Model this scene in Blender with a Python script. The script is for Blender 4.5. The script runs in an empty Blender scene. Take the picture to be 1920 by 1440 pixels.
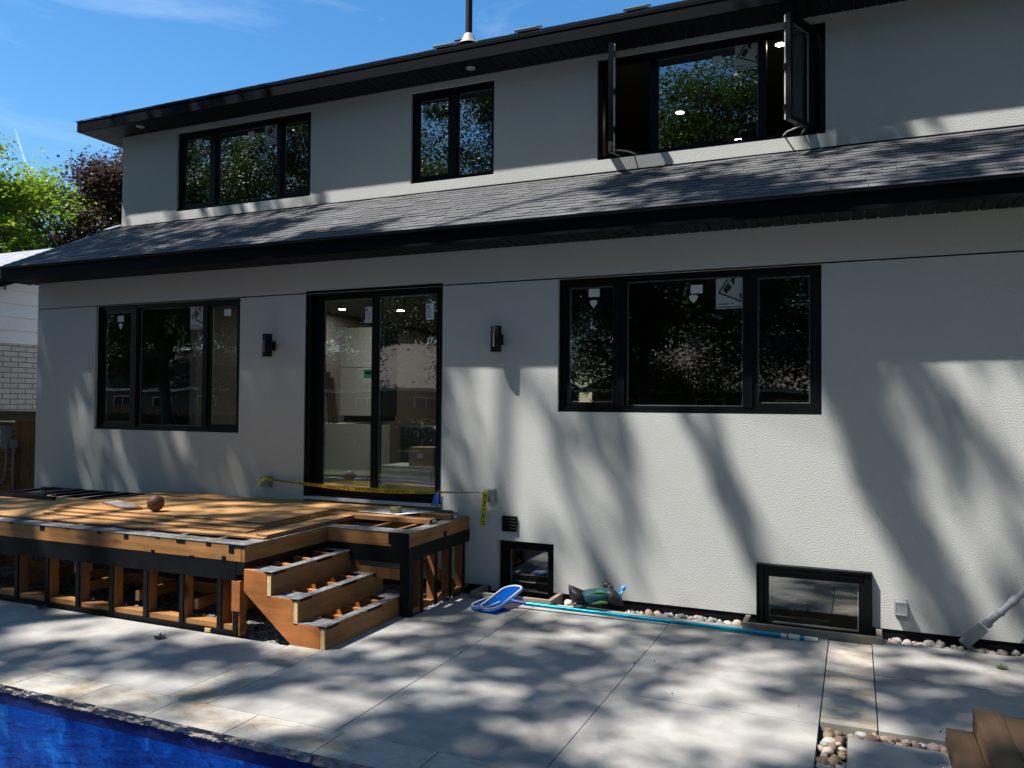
import bpy, math, random
import numpy as np
from mathutils import Vector, Matrix, noise as mnoise
random.seed(7); rng = np.random.default_rng(11)
R = math.radians
sc = bpy.context.scene
col = sc.collection

# ------------------------------------------------------------------ camera
CAMY, CAMZ = -6.93, 1.80
yaw, pit, rol = 0.409026, 0.0238124, 0.0072165
f0 = Vector((-math.sin(yaw), math.cos(yaw), 0)); rt = Vector((math.cos(yaw), math.sin(yaw), 0)); up = Vector((0, 0, 1))
fw = f0*math.cos(pit)+up*math.sin(pit); u2 = -f0*math.sin(pit)+up*math.cos(pit)
r3 = rt*math.cos(rol)+u2*math.sin(rol); u3 = -rt*math.sin(rol)+u2*math.cos(rol)
cd = bpy.data.cameras.new('camera'); cam = bpy.data.objects.new('camera', cd); col.objects.link(cam)
cd.sensor_width = 36; cd.lens = 1484.5/1920*36; cd.clip_start = .05; cd.clip_end = 20000
cam.matrix_world = Matrix(((r3.x, u3.x, -fw.x, 0), (r3.y, u3.y, -fw.y, CAMY), (r3.z, u3.z, -fw.z, CAMZ), (0, 0, 0, 1)))
sc.camera = cam

# ------------------------------------------------------------------ light
SUN = Vector((1.25, 1.0, -2.80))                 # travel of the sunlight
sl = bpy.data.lights.new('sun', 'SUN'); sl.energy = 5.0; sl.angle = R(0.7); sl.color = (1.0, .972, .925)
so = bpy.data.objects.new('sun', sl); col.objects.link(so); so.rotation_euler = SUN.to_track_quat('-Z', 'Y').to_euler(); so.location = (-20, -20, 40)
sc.view_settings.view_transform = 'Standard'; sc.view_settings.look = 'None'; sc.view_settings.gamma = 1
sc.view_settings.exposure = 0.97
w = bpy.data.worlds.new('World'); sc.world = w; w.use_nodes = True
nt = w.node_tree; bg = nt.nodes['Background']
sky = nt.nodes.new('ShaderNodeTexSky'); sky.sky_type = 'NISHITA'; sky.sun_disc = False
sky.sun_elevation = math.asin(2.80/SUN.length); sky.sun_rotation = math.atan2(-SUN.x, -SUN.y)
sky.air_density = 1.0; sky.dust_density = 0.3; sky.ozone_density = 2.5
hs = nt.nodes.new('ShaderNodeHueSaturation'); hs.inputs['Saturation'].default_value = 1.30; hs.inputs['Hue'].default_value = .497
nt.links.new(sky.outputs[0], hs.inputs['Color'])
# thin high cloud veils
tc = nt.nodes.new('ShaderNodeTexCoord'); mp = nt.nodes.new('ShaderNodeMapping'); mp.inputs['Scale'].default_value = (2.2, 2.2, 7.5); mp.inputs['Rotation'].default_value = (.35, .25, .6)
nz = nt.nodes.new('ShaderNodeTexNoise'); nz.inputs['Scale'].default_value = 1.6; nz.inputs['Detail'].default_value = 6; nz.inputs['Roughness'].default_value = .6; nz.inputs['Distortion'].default_value = .7
cr = nt.nodes.new('ShaderNodeMapRange'); cr.inputs[1].default_value = .52; cr.inputs[2].default_value = .85; cr.inputs[3].default_value = 0; cr.inputs[4].default_value = .24
mx = nt.nodes.new('ShaderNodeMixRGB'); mx.inputs[2].default_value = (6.5, 7.6, 8.6, 1)
nt.links.new(tc.outputs['Generated'], mp.inputs[0]); nt.links.new(mp.outputs[0], nz.inputs['Vector']); nt.links.new(nz.outputs['Fac'], cr.inputs[0])
nt.links.new(cr.outputs[0], mx.inputs[0]); nt.links.new(hs.outputs[0], mx.inputs[1]); nt.links.new(mx.outputs[0], bg.inputs['Color'])
bg.inputs['Strength'].default_value = 0.10

# ------------------------------------------------------------------ materials
def new_mat(name):
    m = bpy.data.materials.new(name); m.use_nodes = True
    return m, m.node_tree, m.node_tree.nodes['Principled BSDF']
def nd(t, typ, **kw):
    n = t.nodes.new(typ)
    for k, v in kw.items(): setattr(n, k, v)
    return n
def coords(t, scale=(1, 1, 1), rot=(0, 0, 0), loc=(0, 0, 0)):
    c = nd(t, 'ShaderNodeTexCoord'); m = nd(t, 'ShaderNodeMapping'); m.inputs['Scale'].default_value = scale; m.inputs['Rotation'].default_value = rot; m.inputs['Location'].default_value = loc
    t.links.new(c.outputs['Object'], m.inputs[0]); return m.outputs[0]
def noise(t, vec, scale, detail=4, rough=.55, dist=0):
    n = nd(t, 'ShaderNodeTexNoise'); n.inputs['Scale'].default_value = scale; n.inputs['Detail'].default_value = detail; n.inputs['Roughness'].default_value = rough; n.inputs['Distortion'].default_value = dist
    t.links.new(vec, n.inputs['Vector']); return n.outputs['Fac']
def ramp(t, fac, stops):
    r = nd(t, 'ShaderNodeValToRGB'); e = r.color_ramp.elements
    while len(e) < len(stops): e.new(.5)
    for i, (p, c) in enumerate(stops): e[i].position = p; e[i].color = (*c, 1)
    t.links.new(fac, r.inputs[0]); return r.outputs[0]
def mixc(t, fac, a, b, mode='MIX'):
    m = nd(t, 'ShaderNodeMixRGB', blend_type=mode)
    for i, v in ((0, fac), (1, a), (2, b)):
        if isinstance(v, (int, float)): m.inputs[i].default_value = v
        elif isinstance(v, tuple): m.inputs[i].default_value = (*v, 1)
        else: t.links.new(v, m.inputs[i])
    return m.outputs[0]
def bump(t, h, bs, strength=.3, dist=.01):
    b = nd(t, 'ShaderNodeBump'); b.inputs['Strength'].default_value = strength; b.inputs['Distance'].default_value = dist
    t.links.new(h, b.inputs['Height']); t.links.new(b.outputs[0], bs.inputs['Normal']); return b
def mat(name, c, rough=.6, var=.15, vs=4., bs=0, bst=.3, bd=.01, metal=0, spec=.5, c2=None, vs2=None):
    m, t, b = new_mat(name)
    v = coords(t)
    n = noise(t, v, vs, 5)
    c2 = c2 or tuple(min(1, x*(1-var)) for x in c); c1 = tuple(min(1, x*(1+var)) for x in c)
    co = ramp(t, n, [(.3, c2), (.7, c1)])
    t.links.new(co, b.inputs['Base Color'])
    b.inputs['Roughness'].default_value = rough; b.inputs['Metallic'].default_value = metal; b.inputs['Specular IOR Level'].default_value = spec
    if bs: bump(t, noise(t, v, bs, 3), b, bst, bd)
    return m
def wood(name, c, axis='X', rough=.65, knots=True, var=.35, gs=1.0):
    m, t, b = new_mat(name)
    s = {'X': (1.2, 22, 22), 'Y': (22, 1.2, 22), 'Z': (22, 22, 1.2)}[axis]
    v = coords(t, tuple(k*gs for k in s)); v0 = coords(t)
    n1 = noise(t, v, 1.0, 6, .6, .4); n2 = noise(t, v0, 2.2, 3)
    lo = tuple(x*(1-var) for x in c); hi = tuple(min(1, x*(1+var*.6)) for x in c)
    co = ramp(t, n1, [(.3, lo), (.52, c), (.75, hi)])
    co = mixc(t, .55, co, ramp(t, n2, [(.32, (.30, .28, .27)), (.62, (1, 1, 1))]), 'MULTIPLY')
    if knots:
        sk = {'X': (2.0, 5, 5), 'Y': (5, 2.0, 5), 'Z': (5, 5, 2.0)}[axis]
        vo = nd(t, 'ShaderNodeTexVoronoi'); vo.inputs['Scale'].default_value = 1.0; t.links.new(coords(t, sk, loc=(.3, .2, .4)), vo.inputs['Vector'])
        k = ramp(t, vo.outputs['Distance'], [(.07, (.9, .9, .9)), (.17, (0, 0, 0))])
        co = mixc(t, k, co, tuple(x*.25 for x in c))
    t.links.new(co, b.inputs['Base Color']); b.inputs['Roughness'].default_value = rough; b.inputs['Specular IOR Level'].default_value = .3
    bump(t, n1, b, .25, .004)
    return m
M = {}
# stucco
m, t, b = new_mat('stucco'); v = coords(t)
co = ramp(t, noise(t, v, .7, 4), [(.3, (.500, .493, .468)), (.7, (.546, .539, .514))]); fine = noise(t, v, 100, 3, .6)
co = mixc(t, .25, co, ramp(t, fine, [(.35, (.72, .72, .72)), (.65, (1, 1, 1))]), 'MULTIPLY')
t.links.new(co, b.inputs['Base Color']); b.inputs['Roughness'].default_value = .95; b.inputs['Specular IOR Level'].default_value = .15
bump(t, fine, b, .85, .007); M['stucco'] = m
M['black'] = mat('black_vinyl', (.0035, .004, .005), .4, .2, 3, spec=.16)
M['spacer'] = mat('spacer', (.20, .21, .21), .4, .1)
M['fascia'] = mat('fascia_metal', (.0028, .0035, .006), .6, .25, 1.5, 12, .06, spec=.045)
M['soffit'] = mat('soffit_metal', (.013, .013, .015), .6, .15, 2, spec=.12)
M['white'] = mat('white_paint', (.75, .75, .73), .5, .05)
M['membrane'] = mat('black_membrane', (.0045, .005, .0065), .5, .4, 6, 30, .35, .004, spec=.16)
M['joisttape'] = mat('joist_tape', (.15, .15, .152), .65, .45, 18, 60, .3, .003, c2=(.045, .045, .047))
M['lumberX'] = wood('fir_x', (.38, .18, .058), 'X'); M['lumberY'] = wood('fir_y', (.30, .14, .05), 'Y'); M['lumberZ'] = wood('fir_z', (.28, .12, .04), 'Z')
M['stringer'] = wood('stringer_fir', (.47, .168, .048), 'X', gs=.7); M['endgrain'] = mat('end_grain', (.60, .43, .22), .8, .2, 30)
M['ply'] = wood('plywood', (.47, .25, .092), 'X', .65, True, .13, .9); M['plyedge'] = mat('plywood_edge', (.22, .10, .045), .8, .35, 30)
M['weathered'] = wood('weathered_wood', (.27, .235, .18), 'X', .8, True, .3)
M['greyboard'] = mat('grey_board', (.25, .225, .215), .6, .2, 6)
M['composite'] = wood('composite', (.060, .035, .018), 'Y', .55, False, .35, .6)
M['fence'] = wood('cedar_fence', (.235, .115, .045), 'Z', .7, True, .35); M['fencecap'] = wood('fence_cap', (.235, .165, .10), 'X', .8)
M['galv'] = mat('galvanised', (.40, .41, .42), .5, .3, 12, metal=.15)
M['alum'] = mat('aluminium', (.50, .51, .52), .45, .1, metal=.1)
M['lampblack'] = mat('lamp_black', (.005, .005, .006), .55, .1, spec=.2)
M['greypvc'] = mat('grey_pvc', (.20, .205, .215), .45, .1, 8)
M['cone'] = mat('steel_cone', (.36, .33, .30), .45, .2, 10, metal=.5)
M['cardboard'] = mat('cardboard', (.36, .27, .19), .85, .1); M['cabwhite'] = mat('cabinet_white', (.60, .64, .60), .4, .04); M['cabdark'] = mat('cabinet_dark', (.02, .026, .038), .4, .1)
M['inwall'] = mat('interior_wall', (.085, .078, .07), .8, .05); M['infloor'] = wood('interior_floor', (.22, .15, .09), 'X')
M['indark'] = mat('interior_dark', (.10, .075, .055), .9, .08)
M['green'] = mat('green_tape', (.02, .42, .10), .6, .1); M['bluetape'] = mat('blue_tape', (.012, .07, .30), .6, .15)
M['tealstrip'] = mat('teal_membrane', (.10, .17, .15), .6, .25, 8)
M['yellow'] = mat('caution_yellow', (.72, .58, .02), .35, .1, 6); M['ink'] = mat('black_ink', (.008, .008, .008), .5, .05)
M['paper'] = mat('paper', (.62, .63, .64), .8, .06); M['sticker'] = mat('sticker_paper', (.55, .57, .55), .7, .05)
M['olive'] = mat('olive_tape', (.14, .135, .05), .6, .2, 20)
M['ball'] = mat('ball_leather', (.105, .042, .024), .6, .15, 10, 160, .3, .003); M['seam'] = mat('ball_seam', (.03, .02, .018), .6)
M['pole'] = mat('turquoise_pole', (.0, .33, .47), .25, .06, metal=.75); M['navyplastic'] = mat('navy_plastic', (.03, .06, .36), .35, .1)
M['offwhite'] = mat('offwhite_plastic', (.62, .62, .60), .4, .06); M['red'] = mat('red_ring', (.45, .05, .07), .4); M['blueplastic'] = mat('blue_plastic', (.02, .21, .72), .35, .1)
M['bagteal'] = mat('bag_teal', (.006, .066, .085), .6, .4, 12, 40, .3); M['bagblack'] = mat('bag_black', (.008, .008, .01), .6, .3, 20, 40, .4); M['lime'] = mat('lime_fabric', (.22, .50, .02), .7, .2, 30); M['baggreen'] = mat('bag_green', (.05, .13, .02), .7, .3, 30)
M['shield'] = M['sticker']
M['asphalt'] = mat('sub_base', (.05, .047, .043), .95, .4, 20, 60, .8, .02)
M['contrail'] = None

def emit(name, c, s):
    m, t, b = new_mat(name); b.inputs['Base Color'].default_value = (*c, 1); b.inputs['Emission Color'].default_value = (*c, 1); b.inputs['Emission Strength'].default_value = s; return m
M['lit'] = emit('pot_light', (1.0, .94, .83), 300.0); M['litup'] = emit('pot_light_upstairs', (1.0, .80, .50), 25.0); M['unlit'] = mat('pot_light_trim', (.42, .42, .40), .5)

def glass(name, f0ior=2.9, tint=(.88, .91, .89), wav=.0016, wscale=1.4):
    m = bpy.data.materials.new(name); m.use_nodes = True; t = m.node_tree; t.nodes.clear()
    out = nd(t, 'ShaderNodeOutputMaterial'); mixs = nd(t, 'ShaderNodeMixShader'); tr = nd(t, 'ShaderNodeBsdfTransparent'); gl = nd(t, 'ShaderNodeBsdfGlossy'); fr = nd(t, 'ShaderNodeFresnel')
    tr.inputs[0].default_value = (*tint, 1); gl.inputs['Roughness'].default_value = .0; gl.inputs[0].default_value = (.93, .97, 1, 1); fr.inputs['IOR'].default_value = f0ior
    v = coords(t); bp = nd(t, 'ShaderNodeBump'); bp.inputs['Strength'].default_value = 1; bp.inputs['Distance'].default_value = wav
    t.links.new(noise(t, v, wscale, 1, .4), bp.inputs['Height']); t.links.new(bp.outputs[0], gl.inputs['Normal'])
    gm = nd(t, 'ShaderNodeNewGeometry'); sw = nd(t, 'ShaderNodeMixRGB'); sw.inputs[2].default_value = (.16, .16, .16, 1)     # the inner face of the pane reflects like the outer one
    t.links.new(gm.outputs['Backfacing'], sw.inputs[0]); t.links.new(fr.outputs[0], sw.inputs[1]); t.links.new(sw.outputs[0], mixs.inputs[0]); t.links.new(tr.outputs[0], mixs.inputs[1]); t.links.new(gl.outputs[0], mixs.inputs[2]); t.links.new(mixs.outputs[0], out.inputs[0])
    return m
M['glass'] = glass('window_glass'); M['screen'] = glass('sash_glass', 1.7, (.45, .46, .46))
def sheer(name, c, fac, through=False):
    m = bpy.data.materials.new(name); m.use_nodes = True; t = m.node_tree; t.nodes.clear()
    out = nd(t, 'ShaderNodeOutputMaterial'); mixs = nd(t, 'ShaderNodeMixShader'); tr = nd(t, 'ShaderNodeBsdfTransparent'); di = nd(t, 'ShaderNodeBsdfTranslucent' if through else 'ShaderNodeBsdfDiffuse'); di.inputs[0].default_value = (*c, 1)
    n = noise(t, coords(t), 40, 2); r = nd(t, 'ShaderNodeMapRange'); r.inputs[3].default_value = fac*.85; r.inputs[4].default_value = min(1, fac*1.1)
    t.links.new(n, r.inputs[0]); t.links.new(r.outputs[0], mixs.inputs[0]); t.links.new(tr.outputs[0], mixs.inputs[1]); t.links.new(di.outputs[0], mixs.inputs[2]); t.links.new(mixs.outputs[0], out.inputs[0]); return m
M['film'] = sheer('sticker_film', (.6, .63, .62), .45); M['netrim'] = mat('net_rim', (.33, .36, .40), .45, .08); M['net'] = sheer('net_mesh', (.002, .042, .22), .95); M['clear'] = sheer('clear_plastic', (.42, .43, .45), .42); M['contrail'] = sheer('contrail_ice', (.95, .97, 1.0), .22, True)

def leafmat(name, a, bcol, trans):
    m = bpy.data.materials.new(name); m.use_nodes = True; t = m.node_tree; t.nodes.clear()
    out = nd(t, 'ShaderNodeOutputMaterial'); mixs = nd(t, 'ShaderNodeMixShader'); di = nd(t, 'ShaderNodeBsdfPrincipled'); tl = nd(t, 'ShaderNodeBsdfTranslucent')
    di.inputs['Roughness'].default_value = .45; di.inputs['Specular IOR Level'].default_value = .35
    g = nd(t, 'ShaderNodeNewGeometry'); n = nd(t, 'ShaderNodeMath', operation='ADD'); n2 = noise(t, coords(t), .9, 3)
    mul = nd(t, 'ShaderNodeMath', operation='MULTIPLY'); mul.inputs[1].default_value = .5; t.links.new(g.outputs['Random Per Island'], mul.inputs[0]); t.links.new(mul.outputs[0], n.inputs[0])
    mul2 = nd(t, 'ShaderNodeMath', operation='MULTIPLY'); mul2.inputs[1].default_value = .55; t.links.new(n2, mul2.inputs[0]); t.links.new(mul2.outputs[0], n.inputs[1])
    c = ramp(t, n.outputs[0], [(.25, a), (.75, bcol)]); t.links.new(c, di.inputs['Base Color'])
    tb = mixc(t, 1.0, c, trans, 'MULTIPLY'); t.links.new(tb, tl.inputs[0])
    mixs.inputs[0].default_value = .45; t.links.new(di.outputs[0], mixs.inputs[1]); t.links.new(tl.outputs[0], mixs.inputs[2]); t.links.new(mixs.outputs[0], out.inputs[0]); return m
M['leaf'] = leafmat('maple_leaf', (.035, .075, .012), (.10, .17, .025), (1.6, 1.7, .9))
M['leafbright'] = leafmat('bright_leaf', (.05, .11, .015), (.20, .27, .03), (1.9, 1.9, .8))
M['leafpurple'] = leafmat('purple_leaf', (.030, .021, .019), (.095, .069, .058), (.8, .6, .5))
M['leafdark'] = leafmat('dark_leaf', (.016, .036, .010), (.05, .082, .016), (1.2, 1.4, .8))
M['bark'] = mat('bark', (.075, .06, .048), .9, .4, 8, 18, .8, .03)

# shingles
def shingle(name, c):
    m, t, b = new_mat(name); v = coords(t)
    n = noise(t, v, 220, 2, .7); n2 = noise(t, v, 3, 3)
    co = mixc(t, .5, (c[0], c[1], c[2]), ramp(t, n, [(.3, tuple(x*.4 for x in c)), (.7, tuple(min(1, x*1.7) for x in c))]))
    co = mixc(t, .3, co, ramp(t, n2, [(.3, (.6, .6, .6)), (.7, (1.1, 1.1, 1.1))]), 'MULTIPLY')
    t.links.new(co, b.inputs['Base Color']); b.inputs['Roughness'].default_value = .9; bump(t, n, b, .5, .004); return m
SH = [shingle('shingle_a', (.086, .084, .087)), shingle('shingle_b', (.098, .096, .099)), shingle('shingle_c', (.076, .075, .078)), shingle('shingle_d', (.110, .108, .110))]
M['shadowgap'] = mat('underlay', (.02, .02, .022), .9)

def brickmat(name, c1, c2, mo, sx, sy, rot, bw=.5, rh=.25, ms=.02, bst=.4):
    m, t, b = new_mat(name); br = nd(t, 'ShaderNodeTexBrick'); v = coords(t, (1, 1, 1), rot)
    if bw == 'YZ' or bw == 'XZ':
        sp = nd(t, 'ShaderNodeSeparateXYZ'); cb = nd(t, 'ShaderNodeCombineXYZ'); t.links.new(v, sp.inputs[0]); t.links.new(sp.outputs[1 if bw == 'YZ' else 0], cb.inputs[0]); t.links.new(sp.outputs[2], cb.inputs[1]); v = cb.outputs[0]
    t.links.new(v, br.inputs['Vector']); br.inputs['Color1'].default_value = (*c1, 1); br.inputs['Color2'].default_value = (*c2, 1); br.inputs['Mortar'].default_value = (*mo, 1)
    br.inputs['Scale'].default_value = 1; br.inputs['Brick Width'].default_value = sx; br.inputs['Row Height'].default_value = sy; br.inputs['Mortar Size'].default_value = ms; br.inputs['Mortar Smooth'].default_value = .2
    n = noise(t, coords(t), 8, 4); co = mixc(t, .35, br.outputs['Color'], ramp(t, n, [(.3, (.7, .7, .7)), (.7, (1.1, 1.1, 1.1))]), 'MULTIPLY')
    t.links.new(co, b.inputs['Base Color']); b.inputs['Roughness'].default_value = .9
    bp = bump(t, br.outputs['Fac'], b, bst, .01); bp.invert = True; return m
# wall facing +X : use (Y,Z) -> rotate so that local x=Y, y=Z
M['whitebrick'] = brickmat('white_brick', (.56, .54, .51), (.50, .48, .46), (.16, .155, .15), .245, .082, (0, 0, 0), 'YZ', ms=.008)
M['brownroof'] = brickmat('brown_shingle', (.20, .165, .14), (.15, .12, .105), (.05, .04, .035), .35, .16, (0, 0, 0), ms=.012)
M['greyroof'] = brickmat('grey_shingle', (.33, .33, .35), (.26, .26, .28), (.09, .09, .10), .35, .16, (0, 0, 0), ms=.012)
M['siding'] = mat('white_siding', (.74, .75, .77), .5, .04)
M['brownbrick'] = brickmat('brown_brick', (.17, .10, .075), (.13, .075, .055), (.16, .15, .14), .24, .08, (0, 0, 0), 'XZ', ms=.01)

# concrete paving
m, t, b = new_mat('concrete_slab'); v = coords(t)
n1 = noise(t, v, 1.1, 6, .6, .3); n2 = noise(t, v, 7, 5); n3 = noise(t, v, 120, 2)
co = ramp(t, n1, [(.25, (.285, .27, .250)), (.5, (.335, .319, .299)), (.75, (.37, .353, .331))])
co = mixc(t, .75, co, ramp(t, n2, [(.28, (.74, .73, .71)), (.6, (1, 1, 1))]), 'MULTIPLY')
co = mixc(t, .6, co, ramp(t, noise(t, v, .45, 7, .7, 1.5), [(.36, (.72, .70, .67)), (.5, (1, 1, 1))]), 'MULTIPLY')
vo = nd(t, 'ShaderNodeTexVoronoi'); vo.inputs['Scale'].default_value = 5.5; t.links.new(v, vo.inputs['Vector'])
co = mixc(t, ramp(t, vo.outputs['Distance'], [(.018, (1, 1, 1)), (.034, (0, 0, 0))]), co, (.20, .19, .18))
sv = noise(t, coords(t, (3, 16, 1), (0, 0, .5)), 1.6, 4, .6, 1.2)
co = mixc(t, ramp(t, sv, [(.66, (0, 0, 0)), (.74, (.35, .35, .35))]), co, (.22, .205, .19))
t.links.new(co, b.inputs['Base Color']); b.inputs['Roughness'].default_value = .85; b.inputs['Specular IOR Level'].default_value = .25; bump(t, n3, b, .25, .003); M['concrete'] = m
# travertine like stone
m, t, b = new_mat('beige_stone'); v = coords(t)
n1 = noise(t, coords(t, (1, 2.2, 1), (0, 0, .3)), 2.4, 7, .68, .8); n2 = noise(t, v, 14, 5, .7)
co = ramp(t, n1, [(.30, (.25, .19, .125)), (.45, (.36, .315, .255)), (.56, (.42, .395, .355)), (.72, (.36, .335, .30))])
co = mixc(t, .55, co, ramp(t, n2, [(.3, (.66, .63, .58)), (.6, (1.05, 1.05, 1.05))]), 'MULTIPLY')
t.links.new(co, b.inputs['Base Color']); b.inputs['Roughness'].default_value = .8; b.inputs['Specular IOR Level'].default_value = .3; bump(t, n2, b, .25, .006); M['stone'] = m
m, t, b = new_mat('chiselled_stone'); v = coords(t); n2 = noise(t, coords(t, (1, 1, 2)), 22, 5, .7, .6)
co = ramp(t, n2, [(.3, (.14, .12, .095)), (.6, (.36, .32, .27))]); t.links.new(co, b.inputs['Base Color']); b.inputs['Roughness'].default_value = .9; bump(t, n2, b, .9, .02); M['stonecut'] = m
# pool
m, t, b = new_mat('pool_liner'); v = coords(t)
n1 = noise(t, v, 5, 6, .7, 1.0); n2 = noise(t, v, 60, 3, .7)
co = ramp(t, n1, [(.3, (.001, .045, .25)), (.56, (.004, .125, .44)), (.70, (.05, .38, .75))]); co = mixc(t, .5, co, ramp(t, n2, [(.35, (.35, .42, .5)), (.65, (1.3, 1.3, 1.3))]), 'MULTIPLY')
t.links.new(co, b.inputs['Base Color']); b.inputs['Roughness'].default_value = .5; M['liner'] = m
M['linershade'] = mat('liner_shade_band', (.002, .011, .10), .6, .3, 30, spec=.2)  # darker navy puts the coping's shade into the liner's top band
m = bpy.data.materials.new('pool_water'); m.use_nodes = True; t = m.node_tree; t.nodes.clear()
out = nd(t, 'ShaderNodeOutputMaterial'); mixs = nd(t, 'ShaderNodeMixShader'); tr = nd(t, 'ShaderNodeBsdfTransparent'); gl = nd(t, 'ShaderNodeBsdfGlossy'); fr = nd(t, 'ShaderNodeFresnel')
tr.inputs[0].default_value = (.6, .82, .98, 1); gl.inputs['Roughness'].default_value = .02; fr.inputs['IOR'].default_value = 1.33
v = coords(t, (1, 1.6, 1)); bp = nd(t, 'ShaderNodeBump'); bp.inputs['Distance'].default_value = .05; bp.inputs['Strength'].default_value = 1
t.links.new(noise(t, v, 5, 4, .55, .8), bp.inputs['Height']); t.links.new(bp.outputs[0], gl.inputs['Normal']); t.links.new(bp.outputs[0], fr.inputs['Normal'])
t.links.new(fr.outputs[0], mixs.inputs[0]); t.links.new(tr.outputs[0], mixs.inputs[1]); t.links.new(gl.outputs[0], mixs.inputs[2]); t.links.new(mixs.outputs[0], out.inputs[0]); M['water'] = m
m, t, b = new_mat('lawn'); v = coords(t); co = ramp(t, noise(t, v, 1.5, 6, .7), [(.3, (.035, .06, .015)), (.7, (.08, .11, .03))]); t.links.new(co, b.inputs['Base Color']); b.inputs['Roughness'].default_value = 1; bump(t, noise(t, v, 60, 3), b, 1, .03); M['lawn'] = m
m, t, b = new_mat('black_gravel'); v = coords(t); vo = nd(t, 'ShaderNodeTexVoronoi'); vo.inputs['Scale'].default_value = 38; t.links.new(v, vo.inputs['Vector'])
co = mixc(t, 1., ramp(t, vo.outputs['Color'], [(.1, (.06, .06, .06)), (.75, (.30, .295, .285)), (.95, (.6, .59, .56))]), (1, 1, 1), 'MULTIPLY'); t.links.new(co, b.inputs['Base Color']); b.inputs['Roughness'].default_value = .9; bp = bump(t, vo.outputs['Distance'], b, 1, .02); bp.invert = True; M['gravel'] = m
STONE = [mat('pebble_'+n, c, .75, .38, 30, 60, .35, .004) for n, c in (('cream', (.44, .39, .33)), ('pink', (.34, .245, .20)), ('grey', (.25, .24, .225)), ('tan', (.31, .215, .13)), ('brown', (.19, .12, .082)), ('white', (.50, .475, .44)))]

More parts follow.
